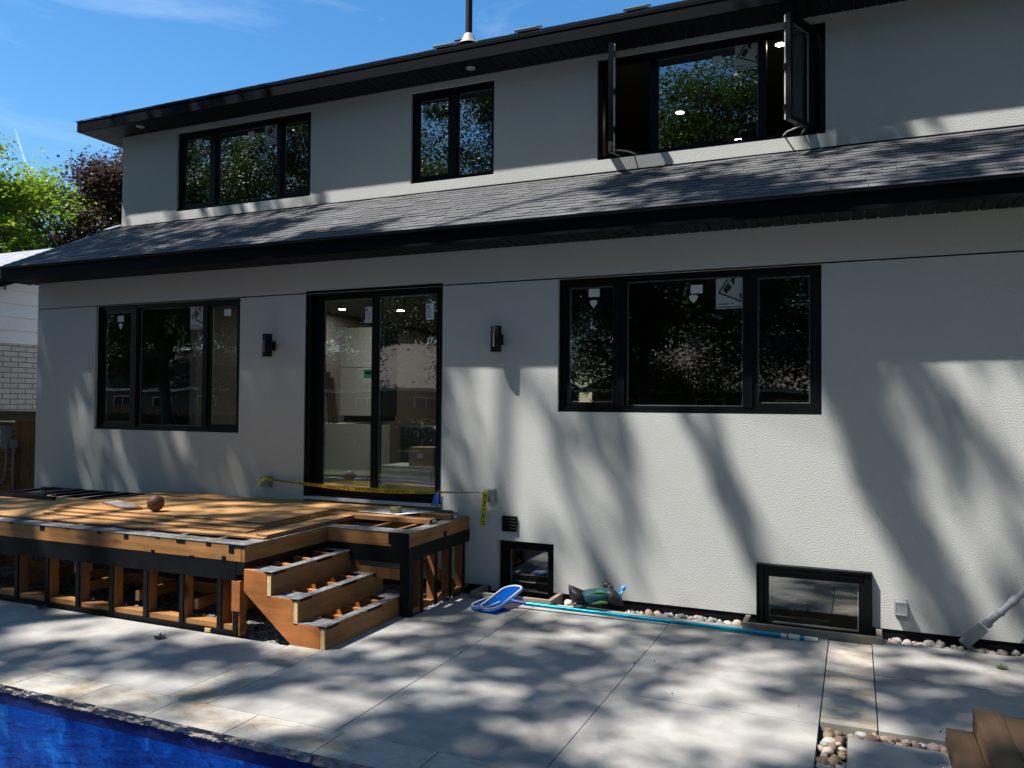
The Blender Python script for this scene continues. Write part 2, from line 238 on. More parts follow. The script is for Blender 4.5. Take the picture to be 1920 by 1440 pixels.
# ------------------------------------------------------------------ mesh helpers
class MB:
    def __init__(s): s.v = []; s.f = []; s.m = []; s.sm = []
    def add(s, vs, fs, m=0, smooth=False):
        o = len(s.v); s.v += [tuple(p) for p in vs]
        for f in fs: s.f.append(tuple(o+i for i in f)); s.m.append(m); s.sm.append(smooth)
    def box(s, x0, x1, y0, y1, z0, z1, m=0, mt=None):
        vs = [(x0, y0, z0), (x1, y0, z0), (x1, y1, z0), (x0, y1, z0), (x0, y0, z1), (x1, y0, z1), (x1, y1, z1), (x0, y1, z1)]
        s.add(vs, [(0, 3, 2, 1)], m); s.add(vs, [(4, 5, 6, 7)], m if mt is None else mt); s.add(vs, [(0, 1, 5, 4), (1, 2, 6, 5), (2, 3, 7, 6), (3, 0, 4, 7)], m)
    def obox(s, c, ax, ay, az, hx, hy, hz, m=0):
        c = Vector(c); vs = [c+Vector(ax)*hx*i+Vector(ay)*hy*j+Vector(az)*hz*k for k in (-1, 1) for j in (-1, 1) for i in (-1, 1)]
        s.add(vs, [(0, 2, 3, 1), (4, 5, 7, 6), (0, 1, 5, 4), (1, 3, 7, 5), (3, 2, 6, 7), (2, 0, 4, 6)], m)
    def quad(s, a, b, c, d, m=0): s.add([a, b, c, d], [(0, 1, 2, 3)], m)
    def prism(s, poly, axis, a0, a1, m=0):
        def P(p, a): return {'y': (p[0], a, p[1]), 'x': (a, p[0], p[1]), 'z': (p[0], p[1], a)}[axis]
        n = len(poly); vs = [P(p, a0) for p in poly]+[P(p, a1) for p in poly]
        s.add(vs, [tuple(range(n)), tuple(range(2*n-1, n-1, -1))]+[(i, (i+1) % n+0, (i+1) % n+n, i+n)[::-1] for i in range(n)], m)
    def tube(s, path, r, seg=10, m=0, caps=True, closed=False):
        path = [Vector(p) for p in path]; n = len(path); rs = r if isinstance(r, (list, tuple)) else [r]*n
        rings = []; nrm = None
        for i, p in enumerate(path):
            if closed: d = path[(i+1) % n]-path[i-1]
            else: d = path[min(i+1, n-1)]-path[max(i-1, 0)]
            d.normalize()
            if nrm is None: nrm = d.orthogonal().normalized()
            nrm = (nrm-d*nrm.dot(d)).normalized(); bn = d.cross(nrm)
            rings.append([p+(nrm*math.cos(2*math.pi*k/seg)+bn*math.sin(2*math.pi*k/seg))*rs[i] for k in range(seg)])
        vs = [p for rg in rings for p in rg]; fs = []
        for i in range(n if closed else n-1):
            j = (i+1) % n
            for k in range(seg): fs.append((i*seg+k, i*seg+(k+1) % seg, j*seg+(k+1) % seg, j*seg+k))
        s.add(vs, fs, m, True)
        if caps and not closed: s.add(rings[0], [tuple(range(seg))[::-1]], m); s.add(rings[-1], [tuple(range(seg))], m)
    def lathe(s, prof, c, seg=24, m=0):
        vs = [(c[0]+r*math.cos(2*math.pi*k/seg), c[1]+r*math.sin(2*math.pi*k/seg), c[2]+z) for r, z in prof for k in range(seg)]
        fs = [(i*seg+k, i*seg+(k+1) % seg, (i+1)*seg+(k+1) % seg, (i+1)*seg+k) for i in range(len(prof)-1) for k in range(seg)]
        s.add(vs, fs, m, True)
    def sphere(s, c, r, seg=24, rings=14, m=0, f=None):
        pr = []
        vs = []; fs = []
        for i in range(rings+1):
            th = math.pi*i/rings
            for k in range(seg):
                ph = 2*math.pi*k/seg; d = Vector((math.sin(th)*math.cos(ph), math.sin(th)*math.sin(ph), math.cos(th)))
                rr = r*(f(d) if f else 1); vs.append(Vector(c)+Vector((d.x*rr, d.y*rr, d.z*rr)))
        for i in range(rings):
            for k in range(seg): fs.append((i*seg+k, (i+1)*seg+k, (i+1)*seg+(k+1) % seg, i*seg+(k+1) % seg))
        s.add(vs, fs, m, True)
    def build(s, name, mats, parent=None, origin=None, bevel=0, seg=2):
        me = bpy.data.meshes.new(name); off = Vector((0, 0, 0))
        vs = s.v
        if origin is not None:
            off = Vector(origin); vs = [(p[0]-off.x, p[1]-off.y, p[2]-off.z) for p in s.v]
        me.from_pydata(vs, [], s.f)
        for mm in (mats if isinstance(mats, (list, tuple)) else [mats]): me.materials.append(mm)
        me.polygons.foreach_set('material_index', s.m); me.polygons.foreach_set('use_smooth', s.sm); me.update()
        o = bpy.data.objects.new(name, me); col.objects.link(o)
        if parent is not None:
            o.parent = parent; p = parent; tot = Vector((0, 0, 0))
            while p is not None: tot += p.location; p = p.parent
            o.location = off-tot
        else: o.location = off
        if bevel:
            bm = o.modifiers.new('bevel', 'BEVEL'); bm.width = bevel; bm.segments = seg; bm.limit_method = 'ANGLE'; bm.angle_limit = R(40)
        return o
    def top(s, name, mats, label, cat, group=None, kind=None, bevel=0):
        a = np.array(s.v); o = s.build(name, mats, None, ((a[:, 0].min()+a[:, 0].max())/2, (a[:, 1].min()+a[:, 1].max())/2, a[:, 2].min()), bevel)
        return tag(o, label, cat, group, kind)
def tag(o, label=None, cat=None, group=None, kind=None):
    if label: o['label'] = label
    if cat: o['category'] = cat
    if group: o['group'] = group
    if kind: o['kind'] = kind
    return o
def thing(name, label, cat, loc, group=None):
    o = bpy.data.objects.new(name, None); col.objects.link(o); o.location = loc; o.empty_display_size = .2
    return tag(o, label, cat, group)
def dup(o, parent=None):
    c = o.copy(); col.objects.link(c)
    if parent is not None: c.parent = parent
    for ch in list(o.children): dup(ch, c)
    return c

# ================================================================== HOUSE
XL, XR, YU = -9.69, 5.0, 1.25
house = thing('house', 'two storey grey stucco house with black trim and shingle roofs, newly built', 'house', (-4, 3, 0))
def holed_wall(mb, x0, x1, z0, z1, holes, y, depth, m=0):
    xs = sorted({x0, x1, *[h[0] for h in holes], *[h[1] for h in holes]}); zs = sorted({z0, z1, *[h[2] for h in holes], *[h[3] for h in holes]})
    xs = [x for x in xs if x0 <= x <= x1]; zs = [z for z in zs if z0 <= z <= z1]
    for i in range(len(xs)-1):
        for j in range(len(zs)-1):
            cx, cz = (xs[i]+xs[i+1])/2, (zs[j]+zs[j+1])/2
            hs_ = [h for h in holes if h[0] < cx < h[1] and h[2] < cz < h[3]]
            if hs_ and not hs_[0][4:]: continue
            yy = y+(hs_[0][4] if hs_ else 0)
            mb.quad((xs[i], yy, zs[j]), (xs[i+1], yy, zs[j]), (xs[i+1], yy, zs[j+1]), (xs[i], yy, zs[j+1]), m)
            if not hs_: mb.quad((xs[i], y+depth, zs[j]), (xs[i], y+depth, zs[j+1]), (xs[i+1], y+depth, zs[j+1]), (xs[i+1], y+depth, zs[j]), m)
    for h in holes:
        d = h[4] if h[4:] else depth; a, b_, c, e = h[:4]
        mb.quad((a, y, c), (a, y, e), (a, y+d, e), (a, y+d, c), m); mb.quad((b_, y, c), (b_, y+d, c), (b_, y+d, e), (b_, y, e), m)
        mb.quad((a, y, e), (b_, y, e), (b_, y+d, e), (a, y+d, e), m)
        if c > z0+1e-4: mb.quad((a, y, c), (a, y+d, c), (b_, y+d, c), (b_, y, c), m)
G0, G1 = 2.957, 2.970
LW = dict(LL=(-8.63, -6.34, 1.44, 2.970), LR=(-2.54, -.25, 1.72, 2.970)); DR = (-5.44, -3.76, .74, 2.99)
B1 = (-3.21, -2.57, -.10, .49); B2 = (-.76, .12, -.10, .48)
mb = MB()
# lower wall in two bands so that the groove and the openings meet cleanly
holed_wall(mb, XL, XR, .045, G0, [LW['LL'][:2]+(1.44, G0), LW['LR'][:2]+(1.72, G0), DR[:2]+(.74, G0), B1[:2]+(.045, .49), B2[:2]+(.045, .48)], 0, .18)
holed_wall(mb, XL, XR, G1, 3.42, [DR[:2]+(G1, 2.99)], 0, .18)
mb.quad((XL, 0, 3.42), (XL, 0, .045), (XL, 9, .045), (XL, 9, 3.42)); mb.quad((XR, 0, .045), (XR, 0, 3.42), (XR, 9, 3.42), (XR, 9, .045)); mb.quad((XL, 9, .045), (XL, 9, 3.42), (XR, 9, 3.42), (XR, 9, .045))
lw = mb.build('lower_wall', M['stucco'], house)
for a, b_ in ((XL, LW['LL'][0]), (LW['LL'][1], DR[0]), (DR[1], LW['LR'][0]), (LW['LR'][1], XR)):
    mb = MB(); mb.box(a+.001, b_-.001, .012, .03, G0, G1); mb.build('wall_reveal_joint', M['ink'], house)
mb = MB(); mb.box(XL+.01, B1[0]-.002, .012, .17, -.3, .044); mb.box(B1[1]+.002, B2[0]-.002, .012, .17, -.3, .044); mb.box(B2[1]+.002, XR-.01, .012, .17, -.3, .044)
mb.build('foundation', M['membrane'], house)
UW = dict(UL=(-8.655, -6.37, 4.425, 5.52), UM=(-4.895, -3.795, 4.42, 5.52), UR=(-2.56, -.255, 4.435, 5.535))
mb = MB(); holed_wall(mb, -9.70, XR, 4.20, 5.60, list(UW.values()), YU, .18)
mb.quad((-9.7, YU, 5.6), (-9.7, YU, 3.4), (-9.7, 9, 3.4), (-9.7, 9, 5.6)); mb.quad((XR, YU, 4.2), (XR, YU, 5.6), (XR, 9, 5.6), (XR, 9, 4.2)); mb.quad((-9.7, 9, 3.42), (-9.7, 9, 5.6), (XR, 9, 5.6), (XR, 9, 3.42))
mb.build('upper_wall', M['stucco'], house)

# roofs made of real overlapping tabs
def tabs(mb, P0, ux, us, nrm, L, S, expo=.116, clipx=None):
    """P0 eave corner, ux along eave, us up the slope"""
    n = int(math.ceil(S/expo)); ns = len(SH)
    for i in range(n):
        s0 = i*expo-.012; s1 = min(S, (i+1)*expo+.01); x = -random.random()*.3
        while x < L:
            wd = random.uniform(.10, .33); a, b_ = max(0, x), min(L, x+wd-.004); x += wd
            if clipx: a, b_ = max(a, clipx(s0)[0]), min(b_, clipx(s0)[1])
            if b_-a < .02: continue
            th = .006+random.choice((0, 0, 0, .003)); dz0 = random.uniform(-.001, .001)
            q = lambda xx, ss, h: P0+ux*xx+us*ss+nrm*h
            lift = .008
            vs = [q(a, s0+dz0, lift), q(b_, s0+dz0, lift), q(b_, s1, .002), q(a, s1, .002), q(a, s0+dz0, lift+th), q(b_, s0+dz0, lift+th), q(b_, s1, .002+th), q(a, s1, .002+th)]
            mb.add(vs, [(4, 5, 6, 7), (0, 1, 5, 4), (1, 2, 6, 5), (3, 0, 4, 7)], random.choices(range(4), (4, 3, 3, 1.3))[0])
mL = .83/1.68
EY, EZ = -.44, 3.435; sl_len = math.hypot(1.69, .845); us = Vector((0, 1.69, .845))/sl_len; nn = Vector((0, -.845, 1.69))/sl_len
mb = MB(); P0 = Vector((-9.86, EY, EZ)); tabs(mb, P0, Vector((1, 0, 0)), us, nn, 14.86, sl_len-.012)
mb.add([P0-nn*.0, P0+Vector((14.86, 0, 0)), P0+Vector((14.86, 0, 0))+us*sl_len, P0+us*sl_len], [(0, 1, 2, 3)], 4)
mb.quad((-9.86, EY, EZ-.02), (5, EY, EZ-.02), (5, EY, EZ), (-9.86, EY, EZ), 4)
lowroof = mb.build('lower_roof', SH+[M['shadowgap']], house)
mb = MB(); mb.box(-9.7, XR, YU-.012, YU-.002, 4.262, 4.296); mb.build('step_flashing', M['fascia'], lowroof)
mb = MB(); mb.obox((-9.82, 1.2, 4.285), (1, 0, 0), us, nn, .07, .12, .004); mb.build('corner_flashing', M['alum'], lowroof)
# lower eave
mb = MB(); mb.box(-9.84, XR, -.41, -.392, 3.283, 3.432); mb.box(-9.84, XR, -.417, -.4105, 3.425, 3.438); mb.box(-9.84, -9.822, -.391, .0, 3.283, 3.43)
# raking board on the gable end
mb.add([(-9.841, -.39, 3.29), (-9.841, 1.25, 4.10), (-9.841, 1.25, 4.27), (-9.841, -.39, 3.455)], [(0, 1, 2, 3)]); mb.add([(-9.81, -.39, 3.29), (-9.81, 1.25, 4.10), (-9.81, 1.25, 4.27), (-9.81, -.39, 3.455)], [(3, 2, 1, 0)])
mb.build('lower_fascia', M['fascia'], house)
mb = MB()
x = -9.82
while x < XR: mb.box(x, x+.086, -.391, -.002, 3.294, 3.302+random.uniform(0, .002)); x += .1
mb.box(-9.82, XR, -.391, -.002, 3.306, 3.315, 1); mb.box(-9.82, -9.695, -.001, 1.2, 3.294, 3.306)
mb.build('lower_soffit', [M['soffit'], M['ink']], house)
# upper roof
mb = MB(); UEY, UEZ, pit_u = .848, 5.748, .522
S = 4.6; us2 = Vector((0, 1, pit_u)).normalized(); nn2 = Vector((0, -pit_u, 1)).normalized(); P0 = Vector((-10.17, UEY, UEZ))
tabs(mb, P0, Vector((1, 0, 0)), us2, nn2, 15.2, S, clipx=lambda s: (max(0, s*us2.y), 15.2))
rp = lambda x, y: Vector((x, y, UEZ+(y-UEY)*pit_u))
ry = UEY+S*us2.y
mb.add([rp(-10.17, UEY), rp(5, UEY), rp(5, ry), rp(-10.17+S*us2.y, ry)], [(0, 1, 2, 3)], 4)
mb.add([rp(-10.17, UEY), rp(-10.17+S*us2.y, ry), (-10.17, 2*ry-UEY, UEZ)], [(0, 1, 2)], 1); mb.add([rp(5, ry), (5, 2*ry-UEY, UEZ), (-10.17, 2*ry-UEY, UEZ), rp(-10.17+S*us2.y, ry)], [(0, 1, 2, 3)], 1)
uproof = mb.build('upper_roof', SH+[M['shadowgap']], house)
mb = MB(); mb.box(-10.13, XR, .84, .858, 5.597, 5.741); mb.box(-10.14, XR, .832, .8395, 5.731, 5.744); mb.box(-10.13, -10.112, .8585, 9, 5.597, 5.741); mb.build('upper_fascia', M['fascia'], house)
mb = MB(); x = -9.695
mb.box(-10.11, XR, .86, 1.248, 5.604, 5.612, 1); mb.box(-10.11, -9.702, 1.249, 9, 5.604, 5.612, 1)
while x < XR: mb.box(x, x+.088, .8595, 1.248, 5.592, 5.601); x += .1
# mitred corner
k = 0.045
while k < .42:
    x = -10.11+k; xe = min(x+.094, -9.70); ys = .82+(x+.10+10.11)*1.04
    mb.prism([(x, .8595), (xe, .8595), (xe, .82+(xe+10.11)*1.03), (x, .82+(x+10.11)*1.03)], 'z', 5.592, 5.601)
    y = .82+k; mb.prism([(-10.11, y+.005), (-10.11+(y-.82)*.96, y+.005), (-10.11+min((y+.094-.82)*.96, .405), y+.094), (-10.11, y+.094)], 'z', 5.592, 5.601); k += .1
y = 1.25
while y < 9: mb.box(-10.11, -9.702, y, y+.094, 5.592, 5.601); y += .1
mb.build('upper_soffit', [M['soffit'], M['ink']], house)
for x, y in ((-3.99, 1.03), (-9.08, 1.0)):
    mb = MB(); mb.lathe([(.0001, -.004), (.034, -.004), (.05, -.008), (.055, 0)], (x, y, 5.591), 24); mb.build('soffit_light', M['unlit'], house)
# flue and roof vents
mb = MB(); mb.tube([(-5.01, 3.0, 6.85), (-5.01, 3.0, 9.0)], .048, 20); flue = mb.build('flue_pipe', M['lampblack'], uproof)
mb = MB(); mb.lathe([(.16, -.04), (.10, .03), (.078, .10), (.05, .125)], (-5.01, 3.0, 6.90), 24); mb.build('flue_collar', M['cone'], flue)
for x in (-5.35, -4.09, -2.57, -.9):
    mb = MB(); c = Vector((x, 3.0, 6.88+.0)); d = Vector((1, 0, 0))
    mb.obox(c+nn2*.045, d, us2, nn2, .15, .16, .018, 0); mb.obox(c+nn2*.01, d, us2, nn2, .12, .13, .03, 1); mb.build('roof_vent', [M['greypvc'], M['lampblack']], uproof, bevel=.006)
mb = MB(); mb.obox(Vector((-5.22, 3.15, 6.985)), (1, 0, 0), us2, nn2, .06, .06, .06); mb.build('roof_vent', M['lampblack'], uproof)

# ---- windows
def sticker_panel(x0, x1, z0, z1, y, par, kind='sheet'):
    mb = MB()
    if kind == 'sheet':
        mb.box(x0, x1, y-.0015, y, z0, z1, 0)
        wd, ht = x1-x0, z1-z0
        yb = y-.004
        def pl(pts): mb.prism([(x0+wd*a, z0+ht*b_) for a, b_ in pts], 'y', yb, yb+.002, 1)
        # tilted frame with dark lights
        pl([(.06, .52), (.42, .97), (.47, .95), (.12, .50)]); pl([(.06, .52), (.12, .55), (.98, .24), (.97, .18)])
        pl([(.25, .62), (.45, .84), (.60, .70), (.40, .48)]); pl([(.53, .92), (.60, .985), (.72, .985), (.70, .80), (.66, .77)]); pl([(.86, .44), (.97, .52), (.97, .30), (.93, .29)])
        pl([(.04, .035), (.96, .035), (.96, .06), (.04, .06)]); pl([(.06, .14), (.5, .14), (.5, .17), (.06, .17)]); pl([(.56, .15), (.66, .15), (.66, .18), (.56, .18)])
        return mb.build('sticker', [M['film'], M['ink']], par)
    if kind == 'label':
        mb.box(x0, x1, y-.0015, y, z0, z1, 0)
        h = z1-z0; zz = z1-h*.12
        mb.box(x0+.01, x0+.03, y-.0025, y-.0016, zz-.022, zz, 1)
        for i in range(7):
            mb.box(x0+.012, x1-.012-random.random()*.02, y-.0025, y-.0016, z1-h*(.34+.085*i), z1-h*(.31+.085*i), 2)
        return mb.build('sticker', [M['paper'], M['ink'], M['greypvc']], par)
    if kind == 'square': mb.box(x0, x1, y-.0015, y, z0, z1, 0)
    if kind == 'shield':
        c, r_ = (x0+x1)/2, (x1-x0)/2; h = z1-z0
        mb.prism([(c, z0), (x1-.01, z0+h*.45), (x1, z1-h*.15), (c+r_*.5, z1), (c-r_*.5, z1), (x0, z1-h*.15), (x0+.01, z0+h*.45)], 'y', y-.0015, y)
    return mb.build('sticker', M['sticker'], par)
def window(name, bx, y, mull, sashes, open_=(), label=None, glassm=None, inset=.045, dep=.09, fw_=.048):
    x0, x1, z0, z1 = bx; e = .002; x0 += e; x1 -= e; z0 += e; z1 -= e; ya, yb = y+inset, y+inset+dep
    mb = MB(); mb.box(x0, x0+fw_, ya, yb, z0, z1); mb.box(x1-fw_, x1, ya, yb, z0, z1); mb.box(x0+fw_, x1-fw_, ya, yb, z0, z0+fw_); mb.box(x0+fw_, x1-fw_, ya, yb, z1-fw_, z1)
    mb.box(x0-.0015, x1+.0015, ya-.02, ya-.0005, z0, z0+.018); mb.box(x0, x1, ya-.012, ya-.0005, z1-.016, z1)
    mb.box(x0, x0+.014, ya-.012, ya-.0005, z0+.019, z1-.017); mb.box(x1-.014, x1, ya-.012, ya-.0005, z0+.019, z1-.017)
    for c in mull: mb.box(c-.036, c+.036, ya-.006, yb+.001, z0+fw_, z1-fw_)
    win = mb.build(name, M['black'], house, bevel=.003, seg=1)
    if label: win['label'] = label
    edges = [x0+fw_]+[v for c in mull for v in (c-.036, c+.036)]+[x1-fw_]
    for i in range(0, len(edges), 2):
        a, b_ = edges[i], edges[i+1]; k = i//2; c0, c1 = z0+fw_, z1-fw_
        sw = .042 if sashes[k] else .012
        if k in dict(open_): continue
        mb = MB(); sy = ya+.012 if sashes[k] else ya+.03; sd = .04
        mb.box(a+.001, a+sw, sy, sy+sd, c0+.001, c1-.001); mb.box(b_-sw, b_-.001, sy, sy+sd, c0+.001, c1-.001); mb.box(a+sw, b_-sw, sy, sy+sd, c0+.001, c0+sw); mb.box(a+sw, b_-sw, sy, sy+sd, c1-sw, c1-.001)
        g = .009; gy = sy+.016
        mb.box(a+sw, a+sw+g, gy+.008, gy+.02, c0+sw, c1-sw, 1); mb.box(b_-sw-g, b_-sw, gy+.008, gy+.02, c0+sw, c1-sw, 1); mb.box(a+sw+g, b_-sw-g, gy+.008, gy+.02, c0+sw, c0+sw+g, 1); mb.box(a+sw+g, b_-sw-g, gy+.008, gy+.02, c1-sw-g, c1-sw, 1)
        mb.build('sash', [M['black'], M['spacer']], win)
        mb = MB(); mb.quad((a+sw, gy, c0+sw), (b_-sw, gy, c0+sw), (b_-sw, gy, c1-sw), (a+sw, gy, c1-sw)); mb.build('pane', glassm or M['glass'], win)
    return win, edges
gy3 = .045+.03+.016-.001; gyc = .045+.012+.016-.001
wLR, _ = window('window', LW['LR'], 0, (-1.95, -.835), (1, 0, 1), label='lower right three light window with black frame')
wLL, _ = window('window', LW['LL'], 0, (-8.02, -6.895), (1, 0, 1), label='lower left three light window with black frame')
wUL, _ = window('window', UW['UL'], YU, (-8.03, -6.915), (1, 0, 1), label='upper left three light window with all lights closed')
wUM, _ = window('window', UW['UM'], YU, (-4.34,), (1, 0), label='upper two light window above the glass door')
wUR, eUR = window('window', UW['UR'], YU, (-1.955, -.845), (1, 0, 1), open_=((0, 1), (2, 1)), label='upper right window with both side sashes swung open')
sticker_panel(-1.11, -.885, 2.63, 2.895, gy3, wLR); sticker_panel(-1.33, -1.225, 2.775, 2.85, gy3, wLR, 'square'); sticker_panel(-1.345, -1.265, 2.69, 2.762, gy3, wLR, 'shield')
sticker_panel(-2.265, -2.16, 2.785, 2.86, gyc, wLR, 'square'); sticker_panel(-2.255, -2.18, 2.68, 2.755, gyc, wLR, 'shield')
sticker_panel(-7.17, -6.945, 2.635, 2.90, gy3, wLL); sticker_panel(-8.34, -8.235, 2.76, 2.835, gyc, wLL, 'square'); sticker_panel(-8.32, -8.25, 2.665, 2.74, gyc, wLL, 'shield'); sticker_panel(-6.64, -6.54, 2.775, 2.85, gyc, wLL, 'square')
sticker_panel(-7.19, -6.965, 5.20, 5.462, YU+gy3, wUL); sticker_panel(-8.385, -8.285, 5.345, 5.42, YU+gyc, wUL, 'square'); sticker_panel(-7.475, -7.38, 5.34, 5.415, YU+gy3, wUL, 'square'); sticker_panel(-7.47, -7.40, 5.245, 5.315, YU+gy3, wUL, 'shield'); sticker_panel(-8.37, -8.30, 5.25, 5.32, YU+gyc, wUL, 'shield')
sticker_panel(-1.12, -.895, 5.215, 5.475, YU+gy3, wUR); sticker_panel(-1.345, -1.25, 5.325, 5.40, YU+gy3, wUR, 'square')
# open sashes
def open_sash(hx, sgn, th, z0, z1, wd=.50, lab=None):
    hinge = Vector((hx, YU+.05, 0)); d = Vector((sgn*math.cos(R(th)), -math.sin(R(th)), 0)); n = Vector((d.y, -d.x, 0)); n = n if n.x*sgn < 0 else -n   # n points to outer face side
    up_ = Vector((0, 0, 1)); c = lambda s, z, o=0: hinge+d*s+n*o+up_*z
    zc, hz = (z0+z1)/2, (z1-z0)/2; mb = MB(); t_ = .026; fwid = .042
    mb.obox(c(fwid/2, zc), d, n, up_, fwid/2, t_, hz); mb.obox(c(wd-fwid/2, zc), d, n, up_, fwid/2, t_, hz)
    mb.obox(c(wd/2, z0+fwid/2), d, n, up_, wd/2-fwid, t_, fwid/2); mb.obox(c(wd/2, z1-fwid/2), d, n, up_, wd/2-fwid, t_, fwid/2)
    # pale inner lining
    o = -t_-.009
    mb.obox(c(.028, zc, o), d, n, up_, .02, .008, hz-.012, 1); mb.obox(c(wd-.028, zc, o), d, n, up_, .02, .008, hz-.012, 1); mb.obox(c(wd/2, z0+.032, o), d, n, up_, wd/2-.049, .008, .02, 1); mb.obox(c(wd/2, z1-.032, o), d, n, up_, wd/2-.049, .008, .02, 1)
    for zz in (z0+.12, zc, z1-.12): mb.obox(c(wd-.004, zz, o), d, n, up_, .012, .013, .03, 0)
    s_ = mb.build('sash', [M['black'], M['offwhite']], wUR)
    if lab: s_['label'] = lab
    mb = MB(); mb.add([c(fwid, z0+fwid), c(wd-fwid, z0+fwid), c(wd-fwid, z1-fwid), c(fwid, z1-fwid)], [(0, 1, 2, 3)]); mb.build('pane', M['screen'], wUR)
    mb = MB(); q = hinge+up_*(z0-.012); e1 = q+d*.28; e0 = Vector((hx+sgn*.30, YU+.06, z0-.012)); mb.tube([e0, e0+(e1-e0)*.5+Vector((sgn*.03, -.02, 0)), e1], .008, 8); mb.tube([q+Vector((sgn*.12, .01, 0)), e1-d*.1], .007, 8); mb.build('hinge_arm', M['galv'], wUR)
open_sash(-2.42, 1, 74, 4.475, 5.495, lab='left sash swung open, seen edge on'); open_sash(-.365, -1, 66, 4.475, 5.495, lab='right sash swung open towards the yard')
# basement windows
wB1, _ = window('basement_window', (-3.15, -2.572, -.10, .488), .02, (), (1,), label='basement window sunk beside the deck', inset=.07, fw_=.05)
wB2, _ = window('basement_window', (-.76, .12, -.10, .48), -.05, (), (1,), label='wide basement window right of the pool pole', inset=.01, dep=.14, fw_=.055)
mb = MB(); mb.box(-3.208, -3.152, .005, .17, .0, .488); mb.build('window_reveal', M['stucco'], wB1)
# sliding door
x0, x1, z0, z1 = DR; e = .002
mb = MB(); y0 = .02; mb.box(x0+e, x0+.06, y0, y0+.14, z0+.05, z1-e); mb.box(x1-.045, x1-e, y0, y0+.14, z0+.05, z1-e); mb.box(x0+.06, x1-.045, y0, y0+.14, z1-.05, z1-e); mb.box(x0+.06, x1-.045, y0+.01, y0+.14, z0+.05, z0+.07)
mb.box(x0+.06, x1-.045, y0-.008, y0-.0005, z1-.03, z1-e); mb.box(x0+e, x0+.022, y0-.012, y0-.0005, z0+.05, z1-e)
door = mb.build('sliding_door', M['black'], house, bevel=.003, seg=1)
def leafdoor(a, b_, yy, s, lab):
    mb = MB(); c0, c1 = z0+.072, z1-.052
    mb.box(a, a+s[0], yy, yy+.04, c0, c1); mb.box(b_-s[1], b_, yy, yy+.04, c0, c1); mb.box(a+s[0], b_-s[1], yy, yy+.04, c0, c0+s[2]); mb.box(a+s[0], b_-s[1], yy, yy+.04, c1-s[3], c1)
    g = .012
    for q in ((a+s[0], a+s[0]+g, c0+s[2], c1-s[3]), (b_-s[1]-g, b_-s[1], c0+s[2], c1-s[3]), (a+s[0]+g, b_-s[1]-g, c0+s[2], c0+s[2]+g), (a+s[0]+g, b_-s[1]-g, c1-s[3]-g, c1-s[3])): mb.box(q[0], q[1], yy+.024, yy+.036, q[2], q[3], 1)
    o = mb.build('door_panel', [M['black'], M['spacer']], door); o['label'] = lab
    mb = MB(); mb.quad((a+s[0], yy+.018, c0+s[2]), (b_-s[1], yy+.018, c0+s[2]), (b_-s[1], yy+.018, c1-s[3]), (a+s[0], yy+.018, c1-s[3])); mb.build('pane', M['glass'], door)
leafdoor(x0+.064, -4.545, .095, (.105, .075, .085, .045), 'left sliding glass panel'); leafdoor(-4.62, x1-.048, .045, (.08, .045, .075, .045), 'right glass panel')
mb = MB(); mb.box(-4.605, -4.585, .080, .0945, 1.72, 1.95); mb.build('handle', M['lampblack'], door)
sticker_panel(-4.745, -4.655, 2.635, 2.80, .112, door, 'label'); sticker_panel(-3.985, -3.895, 2.635, 2.80, .062, door, 'label')
mb = MB(); mb.box(-4.76, -4.64, .1105, .112, 2.05, 2.14, 0); mb.box(-4.74, -4.67, .109, .1102, 2.09, 2.12, 1); s_ = mb.build('sticker', [M['green'], M['ink']], door); s_['label'] = 'green paper sticker on the glass'
mb = MB(); mb.box(x0+.004, x1-.004, -.012, .15, z0+.018, z0+.048, 0); mb.box(x0+.05, x1-.06, -.022, -.0125, z0+.02, z0+.038, 0); mb.box(x0+.2, x1-.004, -.004, .1, z0-.02, z0+.015, 1); mb.build('door_track', [M['alum'], M['plyedge']], door, bevel=.002)
mb = MB(); mb.box(x1-.014, x1-.004, .008, .0195, z0+.06, z0+1.05); mb.prism([(x1-.10, z0+.045), (x1-.01, z0+.045), (x1-.012, z0+.20), (x1-.05, z0+.16)], 'y', -.026, -.0225); o = mb.build('protective_tape', M['bluetape'], door)
mb = MB(); mb.box(-5.6, -3.62, -.012, -.002, .742-.05, .742); mb.box(-5.55, -3.66, -.035, -.0125, .700, .715); mb.build('sill_membrane', M['tealstrip'], house)

# ---- interior
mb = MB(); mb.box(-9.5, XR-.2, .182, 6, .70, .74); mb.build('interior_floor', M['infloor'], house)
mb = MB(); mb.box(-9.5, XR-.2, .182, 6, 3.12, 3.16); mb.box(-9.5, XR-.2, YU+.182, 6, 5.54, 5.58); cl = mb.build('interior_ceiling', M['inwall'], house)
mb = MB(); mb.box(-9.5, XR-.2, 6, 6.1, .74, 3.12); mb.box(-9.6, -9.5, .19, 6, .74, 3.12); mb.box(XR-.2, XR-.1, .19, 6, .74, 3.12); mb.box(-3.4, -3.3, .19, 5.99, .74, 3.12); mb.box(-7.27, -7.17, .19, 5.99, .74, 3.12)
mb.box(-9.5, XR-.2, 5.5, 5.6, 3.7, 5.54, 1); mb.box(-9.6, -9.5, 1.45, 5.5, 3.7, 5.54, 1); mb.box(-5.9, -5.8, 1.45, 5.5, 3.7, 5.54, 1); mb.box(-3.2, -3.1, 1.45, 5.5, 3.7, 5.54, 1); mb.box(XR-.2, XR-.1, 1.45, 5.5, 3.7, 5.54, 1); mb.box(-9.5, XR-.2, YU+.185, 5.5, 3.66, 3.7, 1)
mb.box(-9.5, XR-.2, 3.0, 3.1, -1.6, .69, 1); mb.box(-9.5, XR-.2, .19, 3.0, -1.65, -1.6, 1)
mb.build('interior_wall', [M['inwall'], M['indark']], house)
